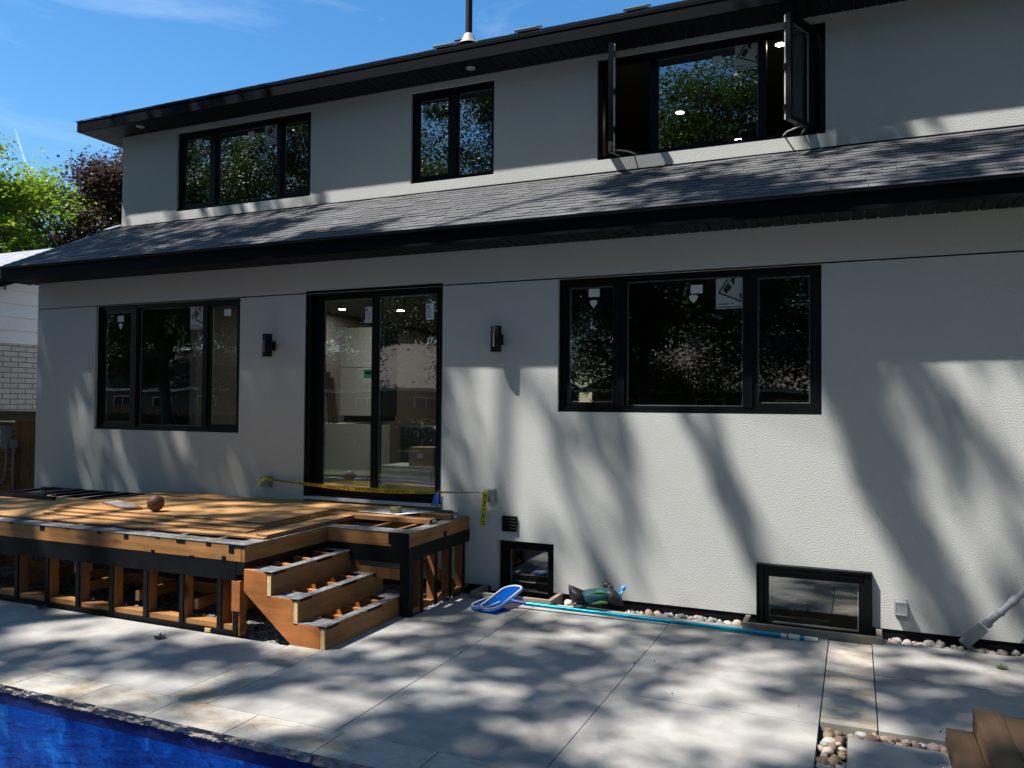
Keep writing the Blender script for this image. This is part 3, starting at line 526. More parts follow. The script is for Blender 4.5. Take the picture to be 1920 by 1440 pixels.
for x, y, z in ((-6.72, 2.45, 3.12), (-6.0, 2.86, 3.12), (-5.2, 1.3, 3.12), (-5.9, 4.9, 3.12), (-.70, 1.62, 5.54), (-2.05, 3.15, 5.54), (-1.5, 4.5, 5.54), (-4.4, 4.0, 5.54)):  # kitchen ones beyond view are added to brighten the cabinets
    mb = MB(); mb.lathe([(.0001, -.006), (.05, -.006)], (x, y, z), 20, 0); mb.lathe([(.05, -.006), (.065, -.008), (.07, 0)], (x, y, z), 20, 1); o = mb.build('ceiling_light', [M['lit'] if z < 4 else M['litup'], M['unlit']], cl); o['label'] = 'small lit ceiling light inside the house'
def cab(name, bx, m, label, cat, handle=True, seam=None):
    x0, x1, y0, y1, z0, z1 = bx; t = thing(name, label, cat, ((x0+x1)/2, (y0+y1)/2, z0))
    mb = MB(); mb.box(x0, x1, y0+.02, y1, z0+.08, z1); mb.box(x0+.03, x1-.03, y0+.06, y1, z0, z0+.08); mb.build('cabinet_body', M['cabdark'] if seam else m, t, bevel=.003)
    zs = [z0+.08]+(seam or [])+[z1]
    for a, b_ in zip(zs[:-1], zs[1:]):
        mb = MB(); mb.box(x0+.004, x1-.004, y0, y0+.019, a+.004, b_-.004); dd = mb.build('cabinet_door', m, t, bevel=.002)
        if handle: mb = MB(); mb.box(x1-.06, x1-.045, y0-.02, y0-.001, (a+b_)/2-.06, (a+b_)/2+.06); mb.build('handle', M['alum'], dd)
    return t
cab('tall_cabinet', (-6.42, -5.88, 2.0, 2.6, 1.53, 2.80), M['cabwhite'], 'tall white wall cabinet seen through the left glass door panel', 'cabinet', False, [2.26])
cab('base_cabinet', (-6.75, -5.93, 1.95, 2.5, .74, 1.50), M['cabwhite'], 'low white cabinet below the tall one behind the glass door', 'cabinet', False)
cab('kitchen_island', (-5.80, -4.05, 2.55, 3.5, .74, 1.46), M['cabdark'], 'dark navy kitchen island seen through the right glass door panel', 'kitchen island', False)
t = thing('drawer_unit', 'small white drawer unit inside the right glass door panel', 'drawer unit', (-5.0, 1.6, .74))
mb = MB(); mb.box(-5.38, -4.62, 1.4, 1.9, .74, 1.02); mb.build('unit_body', M['cabwhite'], t, bevel=.004); mb = MB(); mb.box(-5.34, -4.66, 1.385, 1.399, .78, .97); mb.build('drawer_front', M['white'], t, bevel=.003)
mb = MB(); mb.box(-5.0, -4.66, 1.45, 1.75, 1.022, 1.25); bx_ = thing('cardboard_box', 'brown cardboard box on the white drawer unit inside the door', 'box', (-4.83, 1.6, 1.022)); mb.build('box_body', M['cardboard'], bx_, bevel=.004); mb = MB(); mb.box(-4.88, -4.80, 1.4475, 1.4495, 1.12, 1.18); mb.build('box_label', M['paper'], bx_)
for i, (x, l, w_) in enumerate(((-6.66, .78, 'tallest'), (-6.60, .70, 'middle'), (-6.54, .62, 'shortest'))):
    mb = MB(); mb.obox((x, 2.05, 1.505+l/2), (1, 0, .13), (0, 1, 0), (-.13, 0, 1), .022, .012, l/2); mb.top('timber_plank', M['indark'], w_+' dark plank standing on the low white cabinet behind the glass door', 'plank', 'planks leaning inside the door')

# ================================================================== WALL FITTINGS
for px, lab in ((-5.865, 'black cylinder wall lamp on the wall left of the glass door'), (-3.13, 'black cylinder wall lamp on the wall right of the glass door')):
    t = thing('wall_lamp', lab, 'wall lamp', (px, -.10, 2.28), 'black wall lamps')
    mb = MB(); mb.lathe([(.0001, .02), (.046, .02), (.046, .0), (.052, .0), (.052, .245), (.046, .245), (.046, .23), (.0001, .23)], (px, -.10, 2.285), 32); mb.box(px-.006, px+.006, -.156, -.150, 2.33, 2.46, 1); mb.build('lamp_body', [M['lampblack'], M['greypvc']], t)
    mb = MB(); mb.box(px-.035, px+.035, -.05, -.001, 2.355, 2.455); mb.build('mounting_plate', M['lampblack'], t, bevel=.003)
def outlet(xa, xb, za, zb, lab):
    t = thing('outlet_box', lab, 'outlet box', ((xa+xb)/2, -.03, za), 'weatherproof outlet boxes')
    mb = MB(); mb.box(xa, xb, -.018, -.001, za, zb); mb.build('base_plate', M['greypvc'], t, bevel=.003)
    mb = MB(); mb.box(xa+.022, xb-.022, -.026, -.0185, za+.02, zb-.02); mb.build('socket_plate', M['lampblack'], t)
    mb = MB(); a, b_, c, d = xa+.004, xb-.004, za+.004, zb-.004; y = -.075
    mb.box(a, b_, y, y+.004, c, d); mb.box(a, a+.004, y+.004, -.019, c, d); mb.box(b_-.004, b_, y+.004, -.019, c, d); mb.box(a+.004, b_-.004, y+.004, -.019, d-.004, d); mb.box(a+.004, b_-.004, y+.004, -.019, c, c+.004)
    mb.box(a-.004, b_+.004, y-.004, y-.0005, c+.0, c+.012); mb.box(a-.004, b_+.004, y-.004, y-.0005, d-.012, d); mb.box(a-.004, a+.008, y-.004, y-.0005, c+.0125, d-.0125); mb.box(b_-.008, b_+.004, y-.004, y-.0005, c+.0125, d-.0125); mb.build('cover', M['clear'], t)
outlet(-5.95, -5.85, .86, .98, 'clear covered outlet box on the wall left of the door, tape tied round it'); outlet(-3.25, -3.16, .85, .975, 'clear covered outlet box right of the door, end of the yellow tape')
outlet(.275, .365, .175, .285, 'clear covered outlet box low on the wall right of the wide basement window')
t = thing('vent_cover', 'square black louvred vent cover above the sunken basement window', 'vent cover', (-3.015, -.01, .58))
mb = MB(); mb.box(-3.09, -3.08, -.02, -.001, .58, .725); mb.box(-2.95, -2.94, -.02, -.001, .58, .725); mb.box(-3.08, -2.95, -.02, -.001, .715, .725); mb.box(-3.08, -2.95, -.02, -.001, .58, .59); mb.box(-3.08, -2.95, -.006, -.001, .59, .715); mb.build('vent_frame', M['lampblack'], t)
for i in range(4):
    mb = MB(); zc = .605+.03*i; mb.obox((-3.015, -.014, zc+.008), (1, 0, 0), (0, .75, .66), (0, -.66, .75), .064, .011, .0015); mb.build('louvre', M['soffit'], t)
# grey pipe at right
t = thing('grey_conduit', 'grey plastic pipe rising slantwise along the wall at the right', 'pipe', (.74, -.13, 0))
p0, p1 = Vector((.74, -.13, .03)), Vector((1.45, -.10, .80)); d = (p1-p0).normalized(); n = d.cross(Vector((0, 1, 0))).normalized(); y_ = d.cross(n)
mb = MB(); mb.obox(p0+d*.09, d, n, y_, .10, .037, .032); mb.build('pipe_boot', M['greypvc'], t, bevel=.008)
mb = MB(); mb.tube([p0+d*.2, p1], .024, 20); mb.build('pipe', M['greypvc'], t)
mb = MB(); mb.tube([p0+d*.205, p0+d*.245], .034, 20); mb.tube([p0+d*.335, p0+d*.36], .032, 20); mb.tube([p0+d*.45, p0+d*.50], .031, 20); mb.build('pipe_coupling', M['greypvc'], t)

# ================================================================== CAUTION TAPE
t = thing('caution_tape', 'yellow caution tape strung across the glass door between two outlet boxes', 'caution tape', (-4.5, -.085, .6))
def text_mesh(s, size):
    cu = bpy.data.curves.new('txt', 'FONT'); cu.body = s; cu.size = size; cu.offset = .0012; o = bpy.data.objects.new('txt', cu); col.objects.link(o)
    dg = bpy.context.evaluated_depsgraph_get(); me = bpy.data.meshes.new_from_object(o.evaluated_get(dg)); vs = [tuple(v.co) for v in me.vertices]; fs = [tuple(p.vertices) for p in me.polygons]
    bpy.data.objects.remove(o); bpy.data.meshes.remove(me); return vs, fs
TA, TB = Vector((-5.88, -.085, .955)), Vector((-3.215, -.088, .945)); TL = (TB-TA).length; TWD = .062
def ribbon(s, tt, off=0):
    u = s/TL; c = TA.lerp(TB, u)+Vector((0, -.012*math.sin(math.pi*u), -.045*math.sin(math.pi*u)))
    a = R(44+8*math.sin(u*9)+ (26*max(0, (u-.62)/.38)) + (12 if u < .15 else 0))
    w_ = Vector((0, -math.sin(a), math.cos(a))); n_ = Vector((0, -math.cos(a), -math.sin(a)))
    return c+w_*tt+n_*off
mb = MB(); N = 90
for i in range(N):
    a, b_ = TL*i/N, TL*(i+1)/N
    mb.add([ribbon(a, -TWD/2), ribbon(b_, -TWD/2), ribbon(b_, TWD/2), ribbon(a, TWD/2)], [(0, 1, 2, 3)], 0, True)
vs, fs = text_mesh('CAUTION', .062)
xm = max(v[0] for v in vs); s0 = .12
while s0+xm < TL-.05:
    mb.add([ribbon(s0+xm-v[0], .023-v[1], .0012) for v in vs], [f[::-1] for f in fs], 1); s0 += xm+.075
# tail at right, hanging
def tail(s, tt, off=0):
    c = Vector((-3.232, -.092, .955)).lerp(Vector((-3.262, -.085, .62)), s/.335); a = .12+.25*math.sin(s*9); return c+Vector((math.cos(a), -math.sin(a)*.6, 0))*tt+Vector((0, -1, 0))*off
for i in range(24):
    a, b_ = .335*i/24, .335*(i+1)/24; ww = lambda s: (.018 if s < .012 else .030)
    mb.add([tail(a, -ww(a)), tail(b_, -ww(b_)), tail(b_, ww(b_)), tail(a, ww(a))], [(0, 1, 2, 3)], 0, True)
vs, fs = text_mesh('ION CAUT', .058); k = .30/max(v[0] for v in vs)
mb.add([tail(.03+v[0]*k, -.021+v[1]*1.0, .002) for v in vs], [f for f in fs], 1)
# left knot and tail
mb.add([(-5.90, -.085, .975), (-5.86, -.09, .985), (-5.84, -.09, .955), (-5.885, -.085, .94)], [(0, 3, 2, 1)]); mb.add([(-5.90, -.086, .975), (-5.89, -.09, .94), (-5.965, -.11, .875), (-5.985, -.10, .885)], [(0, 1, 2, 3)]); mb.add([(-5.965, -.11, .875), (-5.985, -.10, .885), (-6.02, -.085, .82), (-6.0, -.10, .825)], [(0, 1, 2, 3)])
tp = mb.build('tape_strip', [M['yellow'], M['ink']], t)

# ================================================================== DECK
deck = thing('wooden_deck', 'unfinished wooden deck frame with plywood top built against the grey wall', 'deck', (-6.5, -1.1, 0))
DX0 = -9.5; FY = -2.17; PX = -4.27; RY = -1.16; RX = -3.43; ZT = .70
def part(mb, name, mats, bev=.003, par=None, lab=None):
    o = mb.build(name, mats, par or deck, bevel=bev, seg=1)
    if lab: o['label'] = lab
    return o
# rims
mb = MB(); mb.box(DX0, PX-.04, FY, FY+.038, .57, ZT-.004); part(mb, 'rim_board', M['lumberX'])
mb = MB(); mb.box(PX-.038, PX, FY, -1.02, .57, ZT-.004); part(mb, 'rim_board', M['lumberY'])
mb = MB(); mb.box(PX-.0, RX-.04, RY, RY+.038, .58, ZT-.004); part(mb, 'rim_board', M['lumberX'])
mb = MB(); mb.box(RX-.038, RX, RY, -.03, .58, ZT-.004); part(mb, 'rim_board', M['lumberY'])
# tape over the rims with tabs
mb = MB(); mb.box(DX0, PX-.0, FY-.004, FY+.15, ZT-.003, ZT); mb.box(PX-.15, PX+.003, FY+.151, -1.1, ZT-.003, ZT); mb.box(PX-.1, RX+.003, RY-.004, RY+.17, ZT-.0025, ZT+.001); mb.box(RX-.12, RX+.003, RY+.171, -.03, ZT-.003, ZT)
part(mb, 'joist_tape', M['joisttape'], 0)
mb = MB()
for x, wd, z0_, z1_ in ((-6.97, .06, .685, .697), (-6.57, .06, .655, .697), (-6.25, .05, .687, .697), (-5.86, .05, .675, .697), (-5.55, .05, .655, .697), (-5.2, .05, .687, .697), (-4.97, .09, .668, .697), (-4.66, .05, .668, .697), (-4.43, .05, .63, .697), (-5.24, .035, .57, .59), (-4.83, .05, .57, .578), (-4.5, .04, .56, .60)):
    mb = MB(); mb.box(x, x+wd, FY-.0035, FY-.0005, z0_, z1_); part(mb, 'flashing_tab', M['membrane'], 0)
mb = MB(); mb.box(-4.43, PX+.002, FY-.0045, FY-.0037, .676, .6965); part(mb, 'flashing_tab', M['membrane'], 0); mb = MB(); mb.box(-3.63, RX+.003, RY-.004, RY-.0005, .60, .698); mb.box(-3.60, RX+.003, RY-.0045, RY-.004, .50, .61)
part(mb, 'flashing_tab', M['membrane'], 0); mb = MB(); mb.box(RX+.0005, RX+.004, -.55, -.50, .56, .63); part(mb, 'flashing_tab', M['membrane'], 0)
# black wrapped header
mb = MB(); mb.box(DX0, -4.36, FY+.001, FY+.075, .45, .568); mb.box(DX0, -4.36, FY+.001, FY+.05, .42, .4495); mb.box(-4.359, PX+.0, FY+.002, FY+.075, .47, .568); part(mb, 'header_beam', M['membrane'])
mb = MB(); mb.box(PX-.038, PX, FY+.08, -1.02, .45, .568); part(mb, 'header_beam', M['membrane'])
mb = MB(); mb.box(PX+.002, RX, RY+.0, RY+.075, .44, .578); part(mb, 'header_beam', M['membrane'])
mb = MB(); mb.box(RX-.075, RX, RY+.0755, -.02, .46, .578); part(mb, 'header_beam', M['membrane'])
# studs on the front: wood with black covered face
for x in (-9.25, -8.86, -8.46, -8.07, -7.68, -7.285, -6.895, -6.50, -6.115, -5.715, -5.325, -4.935, -4.545, -4.385):
    xa = x; mb = MB(); mb.box(xa, xa+.038, FY+.02, FY+.115, .075, .42); o = part(mb, 'stud', M['lumberZ']); mb = MB(); mb.box(xa-.003, xa+.041, FY+.004, FY+.0195, .0, .42); part(mb, 'stud_flashing', M['membrane'], .001, o)
mb = MB(); mb.box(DX0, -4.34, FY+.02, FY+.12, .037, .075, 0); part(mb, 'bottom_plate', M['lumberX']); mb = MB(); mb.box(DX0, -4.34, FY+.006, FY+.0195, -.03, .036); part(mb, 'plate_flashing', M['membrane'], .001)
# studs on the right side
for y in (-.95, -.70, -.43, -.16):
    mb = MB(); mb.box(RX-.09, RX-.008, y, y+.038, .05, .46); o = part(mb, 'stud', M['lumberZ']); mb = MB(); mb.box(RX-.0075, RX+.001, y-.002, y+.04, .0, .46); part(mb, 'stud_flashing', M['membrane'], .001, o)
mb = MB(); mb.box(RX-.09, RX-.008, RY+.08, -.03, .012, .05); part(mb, 'bottom_plate', M['lumberY'])
mb = MB(); mb.box(RX-.09, RX+.002, RY+.002, RY+.078, .0, .44); part(mb, 'corner_post', M['membrane'])
mb = MB(); mb.obox((RX-.12, -.45, .22), (0, .88, -.47), (1, 0, 0), (0, .47, .88), .40, .018, .045); part(mb, 'brace', M['lumberY'])
mb = MB(); mb.box(-3.98, -3.94, RY+.01, RY+.1, .05, .44); mb.box(PX+.02, -3.5, RY+.012, RY+.05, .30, .39); part(mb, 'blocking', M['lumberZ'])
mb = MB(); mb.box(PX+.02, RX-.1, RY+.079, RY+.084, .0, .07); mb.box(PX+.0, -3.99, RY+.085, RY+.089, .0, .44); part(mb, 'skirt_membrane', M['membrane'], 0)
# back studs / ledger and floor joists
mb = MB(); mb.box(DX0, RX-.04, -.045, -.004, .56, ZT-.008); part(mb, 'ledger_board', M['membrane'])
jx = [-9.3, -9.01, -8.85, -8.59, -8.31, -8.02, -7.75, -7.47, -7.1, -6.7, -6.3, -5.9, -5.5, -5.1, -4.7]
for i, x in enumerate(jx):
    mb = MB(); mb.box(x, x+.04, FY+.04, -.047, .57, ZT-.006, 0, 0); mb.box(x-.002, x+.042, FY+.152 if i > 7 else -.79, -.047, ZT-.0055, ZT-.001, 1); part(mb, 'joist', [M['lumberY'] if i > 7 else M['membrane'], M['joisttape']], 0)
for x in (-3.95, -3.68): mb = MB(); mb.box(x, x+.04, RY+.04, -.047, .58, ZT-.005); part(mb, 'joist', M['lumberY'])
# under-structure: beam, stubs, plates on piles
mb = MB(); mb.box(DX0, -4.35, -1.60, -1.562, .12, .21); part(mb, 'beam', M['lumberX'])
for x in (-8.6, -7.9, -6.95, -6.20, -5.55, -4.9, -4.55): mb = MB(); mb.box(x, x+.04, -2.04, -1.601, .12, .205, 0); mb.box(x, x+.04, -2.046, -2.0405, .12, .205, 1); part(mb, 'blocking', [M['lumberY'], M['endgrain']])
for x in (-6.4, -4.72): mb = MB(); mb.box(x, x+.09, -1.95, -1.86, -.04, .33); o = part(mb, 'post', M['lumberZ']); mb = MB(); mb.box(x-.004, x+.094, -1.958, -1.852, .26, .43); part(mb, 'post_bracket', M['galv'], .002, o)
mb = MB(); mb.box(-4.40, -4.315, FY+.0, FY+.09, .19, .42); mb.box(-4.40, -4.325, FY+.012, FY+.08, .0, .19); part(mb, 'post', M['stringer'])
mb = MB(); mb.box(-4.66, -4.60, FY-.005, FY+.02, .0, .028); part(mb, 'shim', M['endgrain'], .002)
# stairs
st = MB(); prof = [(-4.28, .52), (-4.06, .51), (-4.06, .34), (-3.81, .335), (-3.81, .165), (-3.565, .16), (-3.565, 0), (-3.83, 0), (-4.28, .35)]
st.prism(prof[::-1], 'y', FY, FY+.042); stairs = part(st, 'staircase', M['stringer'], .002)
for y in (-1.85, -1.60, -1.34, -1.08):
    s2 = MB(); s2.prism([(a-.004, b_-.004) for a, b_ in prof][::-1], 'y', y, y+.04); part(s2, 'stringer', M['stringer'], .002, stairs)
for x, za, zb in ((-4.06, .325, .512), (-3.81, .15, .336), (-3.565, .0, .163)):
    s2 = MB(); s2.box(x, x+.042, FY+.006, -1.02, za, zb, 0); s2.box(x+.001, x+.041, FY-.0, FY+.0055, za+.002, zb-.002, 1); part(s2, 'riser', [M['lumberY'], M['endgrain']], .003, stairs)
    s2 = MB(); s2.box(x-.03, x+.046, FY-.003, -1.02, zb+.0015, zb+.005, 0); s2.box(x+.0425, x+.0455, FY+.02, FY+.16, zb-.02, zb+.001, 1); s2.box(x+.0425, x+.0455, -1.62, -1.42, zb-.02, zb+.001, 1); s2.box(x+.0425, x+.0455, -1.18, -1.03, zb-.025, zb+.001, 1); s2.box(x-.01, x+.043, FY-.0045, FY-.0031, zb-.012, zb+.005, 1)
    s2.box(x-.20, x-.031, FY+.002, FY+.19, zb+.0015, zb+.004, 0); s2.box(x-.2, x-.031, -1.23, -1.02, zb+.0015, zb+.004, 0); part(s2, 'tread_tape', [M['joisttape'], M['membrane']], 0, stairs)
# ground-fixed plywood deck sheathing
def sheet(mb, pts, z0_, z1_):
    n = len(pts); mb.prism(pts, 'z', z0_, z1_, 1); mb.add([(p[0], p[1], z1_+.0006) for p in pts], [tuple(range(n))], 0)
mb = MB(); sheet(mb, [(DX0, -2.005), (-7.285, -1.985), (-7.285, -.785), (DX0, -.80)], ZT+.001, ZT+.014); part(mb, 'plywood_floor', [M['ply'], M['plyedge']], 0)
mb = MB(); sheet(mb, [(-7.28, -1.995), (-4.30, -1.93), (-4.33, -.10), (-7.28, -.10)], ZT+.001, ZT+.014); part(mb, 'plywood_floor', [M['ply'], M['plyedge']], 0)
# ---- things on the deck
GP = 'loose plywood sheets stacked on the deck'
for i, (xa, ya, xb, yb, lab) in enumerate(((-7.06, -1.77, -4.58, -.60, 'bottom plywood sheet of the stack on the deck'), (-7.14, -1.68, -4.60, -.52, 'second plywood sheet in the stack on the deck'), (-7.20, -1.58, -4.62, -.50, 'top plywood sheet of the stack, under the ball'))):
    mb = MB(); z = ZT+.0155+.0155*i; sk = .02*(i-1); sheet(mb, [(xa, ya+sk), (xb, ya-.05+.04*i), (xb-.02, yb), (xa+.02, yb+sk)], z, z+.0135); mb.top('plywood_sheet', [M['ply'], M['plyedge']], lab, 'plywood sheet', GP)
zs = ZT+.0155*4+.001
mb = MB(); sheet(mb, [(-6.91, -1.27), (-6.30, -1.50), (-6.22, -1.39), (-6.88, -1.11)], zs, zs+.018); mb.top('board_offcut', [M['greyboard'], M['plyedge']], 'grey board offcut lying beside the brown ball', 'board')
t = thing('basketball', 'brown leather ball resting on the plywood stack', 'ball', (-5.99, -1.42, zs))
bc = Vector((-6.0, -1.44, zs+.0775)); mb = MB(); mb.sphere(bc, .0765, 40, 24); mb.build('ball_skin', M['ball'], t)
mb = MB(); A = Vector((.5, -.75, .45)).normalized(); B = A.orthogonal().normalized(); C = A.cross(B)
for ax1, ax2 in ((A, B), (A, C), (B, C)): mb.tube([bc+(ax1*math.cos(2*math.pi*k/48)+ax2*math.sin(2*math.pi*k/48))*.0762 for k in range(48)], .0022, 6, closed=True)
mb.build('ball_seam', M['seam'], t)
mb = MB(); sheet(mb, [(-4.42, -1.88), (-4.295, -1.90), (-4.33, -.62), (-4.46, -.62)], ZT+.0155, ZT+.034); mb.top('pine_board', [M['ply'], M['plyedge']], 'narrow pale board along the deck edge above the stairs', 'board')
mb = MB(); sheet(mb, [(-7.36, -.30), (-3.98, -.44), (-3.98, -.05), (-7.36, -.05)], ZT+.0155, ZT+.042); mb.top('long_plywood_panel', [M['ply'], M['plyedge']], 'long narrow plywood panel along the wall under the glass door', 'board')
for (a, b_, c, d, lab) in ((-4.6, -3.515, -.66, -.53, 'front lumber board with a tagged end on the deck corner'), (-4.2, -3.47, -.33, -.21, 'rear lumber board with a tagged end nearest the wall')):
    zb = ZT+.003 if d < -.5 else ZT+.003
    if d > -.5: a = -3.96
    t = thing('lumber_board', lab, 'board', ((a+b_)/2, (c+d)/2, zb), 'tagged lumber boards on the deck corner')
    mb = MB(); mb.box(a, b_, c, d, zb, zb+.038); mb.build('board', M['lumberX'], t, bevel=.003); mb = MB(); mb.box(b_+.0005, b_+.002, c+.004, d-.004, zb+.002, zb+.036, 0); mb.box(b_+.0025, b_+.004, c+.045, d-.02, zb+.007, zb+.031, 1); mb.build('end_tag', [M['ink'], M['paper']], t)
mb = MB(); mb.add([(-4.40, -.50, .7455), (-3.93, -.52, .7455), (-3.72, -.20, .7465), (-4.16, -.17, .7465), (-4.40, -.50, .7445), (-3.93, -.52, .7445), (-3.72, -.20, .7455), (-4.16, -.17, .7455)], [(0, 1, 2, 3), (7, 6, 5, 4), (0, 4, 5, 1), (1, 5, 6, 2), (2, 6, 7, 3), (3, 7, 4, 0)]); mb.top('paper_sheet', M['paper'], 'sheet of white paper lying on the deck below the door', 'paper')
t = thing('tape_roll', 'olive roll of tape on the white paper sheet', 'tape roll', (-4.02, -.42, .747)); mb = MB(); mb.lathe([(.028, .0), (.055, .0), (.055, .055), (.028, .055), (.028, .0)], (-4.02, -.42, .7475), 32); mb.build('roll', M['olive'], t); mb = MB(); mb.lathe([(.024, .001), (.0275, .001), (.0275, .054), (.024, .054), (.024, .001)], (-4.02, -.42, .7475), 24); mb.build('core', M['cardboard'], t)
for i, (a, b_, y0_, y1_) in enumerate(((-9.4, -8.25, -.92, -.875), (-9.4, -7.93, -1.05, -1.01))):
    mb = MB(); mb.box(a, b_, y0_, y1_, ZT+.0155, ZT+.053); mb.top('dark_batten', M['membrane'], ('dark wrapped batten at the far left of the deck, nearer the wall', 'dark wrapped batten at the far left of the deck, nearer the pool')[i], 'batten', 'dark battens on the deck')
mb = MB(); mb.obox((-8.6, -.86, ZT+.0255), (.95, -.10, 0), (.1, .95, 0), (0, 0, 1), .55, .035, .008); mb.top('pale_lath', M['endgrain'], 'thin pale strip of wood beside the dark joists', 'lath')

# ================================================================== GROUND
mb = MB(); B_ = 600
mb.quad((-B_, -B_, -.12), (B_, -B_, -.12), (B_, -9.6, -.12), (-B_, -9.6, -.12)); mb.quad((-B_, -9.6, -.12), (-12.6, -9.6, -.12), (-12.6, B_, -.12), (-B_, B_, -.12)); mb.quad((3.5, -9.6, -.12), (B_, -9.6, -.12), (B_, B_, -.12), (3.5, B_, -.12)); mb.quad((-12.6, .2, -.12), (3.5, .2, -.12), (3.5, B_, -.12), (-12.6, B_, -.12))
tag(mb.build('ground', M['lawn']), 'lawn and open ground around the house', 'ground', kind='structure')
POOL = (-11.5, -1.05, -8.4, -3.56)
mb = MB(); z = -.055
for a, b_, c, d in ((-12.6, 3.5, -3.56, .2), (-12.6, 3.5, -9.6, -8.4), (-12.6, POOL[0], -8.4, -3.56), (POOL[1], 3.5, -8.4, -3.56)): mb.quad((a, c, z), (b_, c, z), (b_, d, z), (a, d, z))
tag(mb.build('sub_base', M['asphalt']), 'dark compacted base showing between the paving', 'ground', kind='structure')
# paving slabs
mb = MB(); g = .003
def slab(x0, x1, y0, y1, m=0, top=0.0): mb.box(x0+g, x1-g, y0+g, y1-g, top-.05, top+random.uniform(-.001, .001), m)
PE = -.22
xs = [-3.535, -2.61, -1.40, -.192]
for a, b_ in zip(xs[:-1], xs[1:]):
    lo = RX+.02 if a < -3 else a
    slab(a, b_, -2.1, -1.16 if a < -3 else PE); slab(a, b_, -3.295, -2.1)
    if a < -3: slab(RX+.02, b_, -1.16, PE)
for a, b_ in ((.112, 1.6), (1.6, 3.4)): slab(a, b_, -1.07, PE); slab(a, b_, -2.06, -1.07)
slab(-.045, 1.6, -3.6, -2.215); slab(-.045, 1.6, -5.2, -3.6); slab(-.045, 1.6, -6.8, -5.2); slab(1.6, 3.4, -6.8, -2.215); slab(-1.0+.3, -.17, -6.8, -3.295); slab(-.7, 3.4, -9.5, -6.8)
for a, b_ in ((-12.4, -10.0), (-10, -7.5), (-7.5, -6.25), (-6.25, -5.03), (-5.03, -3.84)): slab(a, b_, -3.295, FY-.02 if a > -9.6 else FY-.02)
slab(-12.4, -9.6, FY-.02, PE)
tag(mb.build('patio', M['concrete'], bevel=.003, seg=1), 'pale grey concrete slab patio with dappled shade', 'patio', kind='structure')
mb = MB()
for i in range(3): y0_ = -3.295+.375*i; mb.box(-3.84+g, -3.535-g, y0_+.001, y0_+.374, -.05, .001)
for i in range(4): y0_ = -2.06+.43*i; mb.box(-.192+g*1.5, .112-g*1.5, y0_+.001, min(y0_+.429, -.36), -.05, .001)
tag(mb.build('stone_strip', M['stone'], bevel=.003, seg=1), 'strips of beige natural stone set into the patio', 'paving', kind='structure')
# coping with chiselled front
def coping(mb, x0, x1, y_in, y_out, zt=0.002, th=.055):
    nx = 44; nz = 6; sg = 1 if y_out > y_in else -1; x0 += .003; x1 -= .003
    rows = []
    for j in range(nz+1):
        row = []
        for i in range(nx+1):
            x = x0+(x1-x0)*i/nx; zz = zt-th*j/nz
            d = 0 if j == 0 else (.016*mnoise.fractal(Vector((x*9, 0, zz*28)), .8, 2, 4)+.010*abs(mnoise.noise(Vector((x*26, 3, zz*45))))+.006*(j/nz))
            row.append((x, y_in+sg*(.004+d), zz if j < nz else zt-th))
        rows.append(row)
    vs = [p for r_ in rows for p in r_]; W = nx+1
    fs = [(j*W+i, j*W+i+1, (j+1)*W+i+1, (j+1)*W+i)[::sg] for j in range(nz) for i in range(nx)]
    mb.add(vs, [f[::-1] for f in fs], 1)
    top = [rows[0][i] for i in range(W)]+[(x1, y_out, zt), (x0, y_out, zt)]; mb.add(top, [tuple(range(W+2)) if sg > 0 else tuple(range(W+2))[::-1]], 0)
    bt = [rows[-1][0], rows[-1][-1], (x1, y_out, zt-th), (x0, y_out, zt-th)]; mb.add(bt, [(0, 3, 2, 1)], 0); mb.add([rows[0][0], (x0, y_out, zt), (x0, y_out, zt-th), rows[-1][0]], [(0, 1, 2, 3)], 1); mb.add([rows[0][-1], (x1, y_out, zt), (x1, y_out, zt-th), rows[-1][-1]], [(3, 2, 1, 0)], 1)
mb = MB(); x = -1.965-.005
cx = [-12.05]+[-4.31+.585*k for k in range(-13, 7)]
cx = [c for c in cx if c > -12.1]+[-.70]
for a, b_ in zip(cx[:-1], cx[1:]): coping(mb, a, b_, -3.585, -3.298)
for a, b_ in zip(cx[:-1], cx[1:]): coping(mb, a, b_, -8.375, -8.66)
for k in range(8): mb.box(POOL[1]+.0, POOL[1]+.34, -8.37+.598*k, -8.37+.598*(k+1)-.005, -.05, .001, 0); mb.box(POOL[0]-.34, POOL[0], -8.37+.598*k, -8.37+.598*(k+1)-.005, -.05, .001, 0)
tag(mb.build('pool_coping', [M['stone'], M['stonecut']]), 'beige stone coping with rough chiselled edge round the pool', 'coping', kind='structure')
# pool basin
mb = MB(); a, b_, c, d = POOL; zb = -1.25; N = 40
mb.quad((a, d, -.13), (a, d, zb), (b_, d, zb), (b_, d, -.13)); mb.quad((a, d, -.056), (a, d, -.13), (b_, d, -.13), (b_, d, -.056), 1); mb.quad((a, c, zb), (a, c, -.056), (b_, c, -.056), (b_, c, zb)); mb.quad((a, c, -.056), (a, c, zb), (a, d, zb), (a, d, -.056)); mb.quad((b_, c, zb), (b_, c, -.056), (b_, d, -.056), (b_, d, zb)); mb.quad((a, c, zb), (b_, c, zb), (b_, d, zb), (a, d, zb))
tag(mb.build('pool_basin', [M['liner'], M['linershade']]), 'blue patterned pool liner', 'pool', kind='structure')
mb = MB(); mb.quad((a+.001, c+.001, -.125), (b_-.001, c+.001, -.125), (b_-.001, d-.001, -.125), (a+.001, d-.001, -.125)); tag(mb.build('water', M['water']), 'rippled blue pool water', 'water', kind='structure')
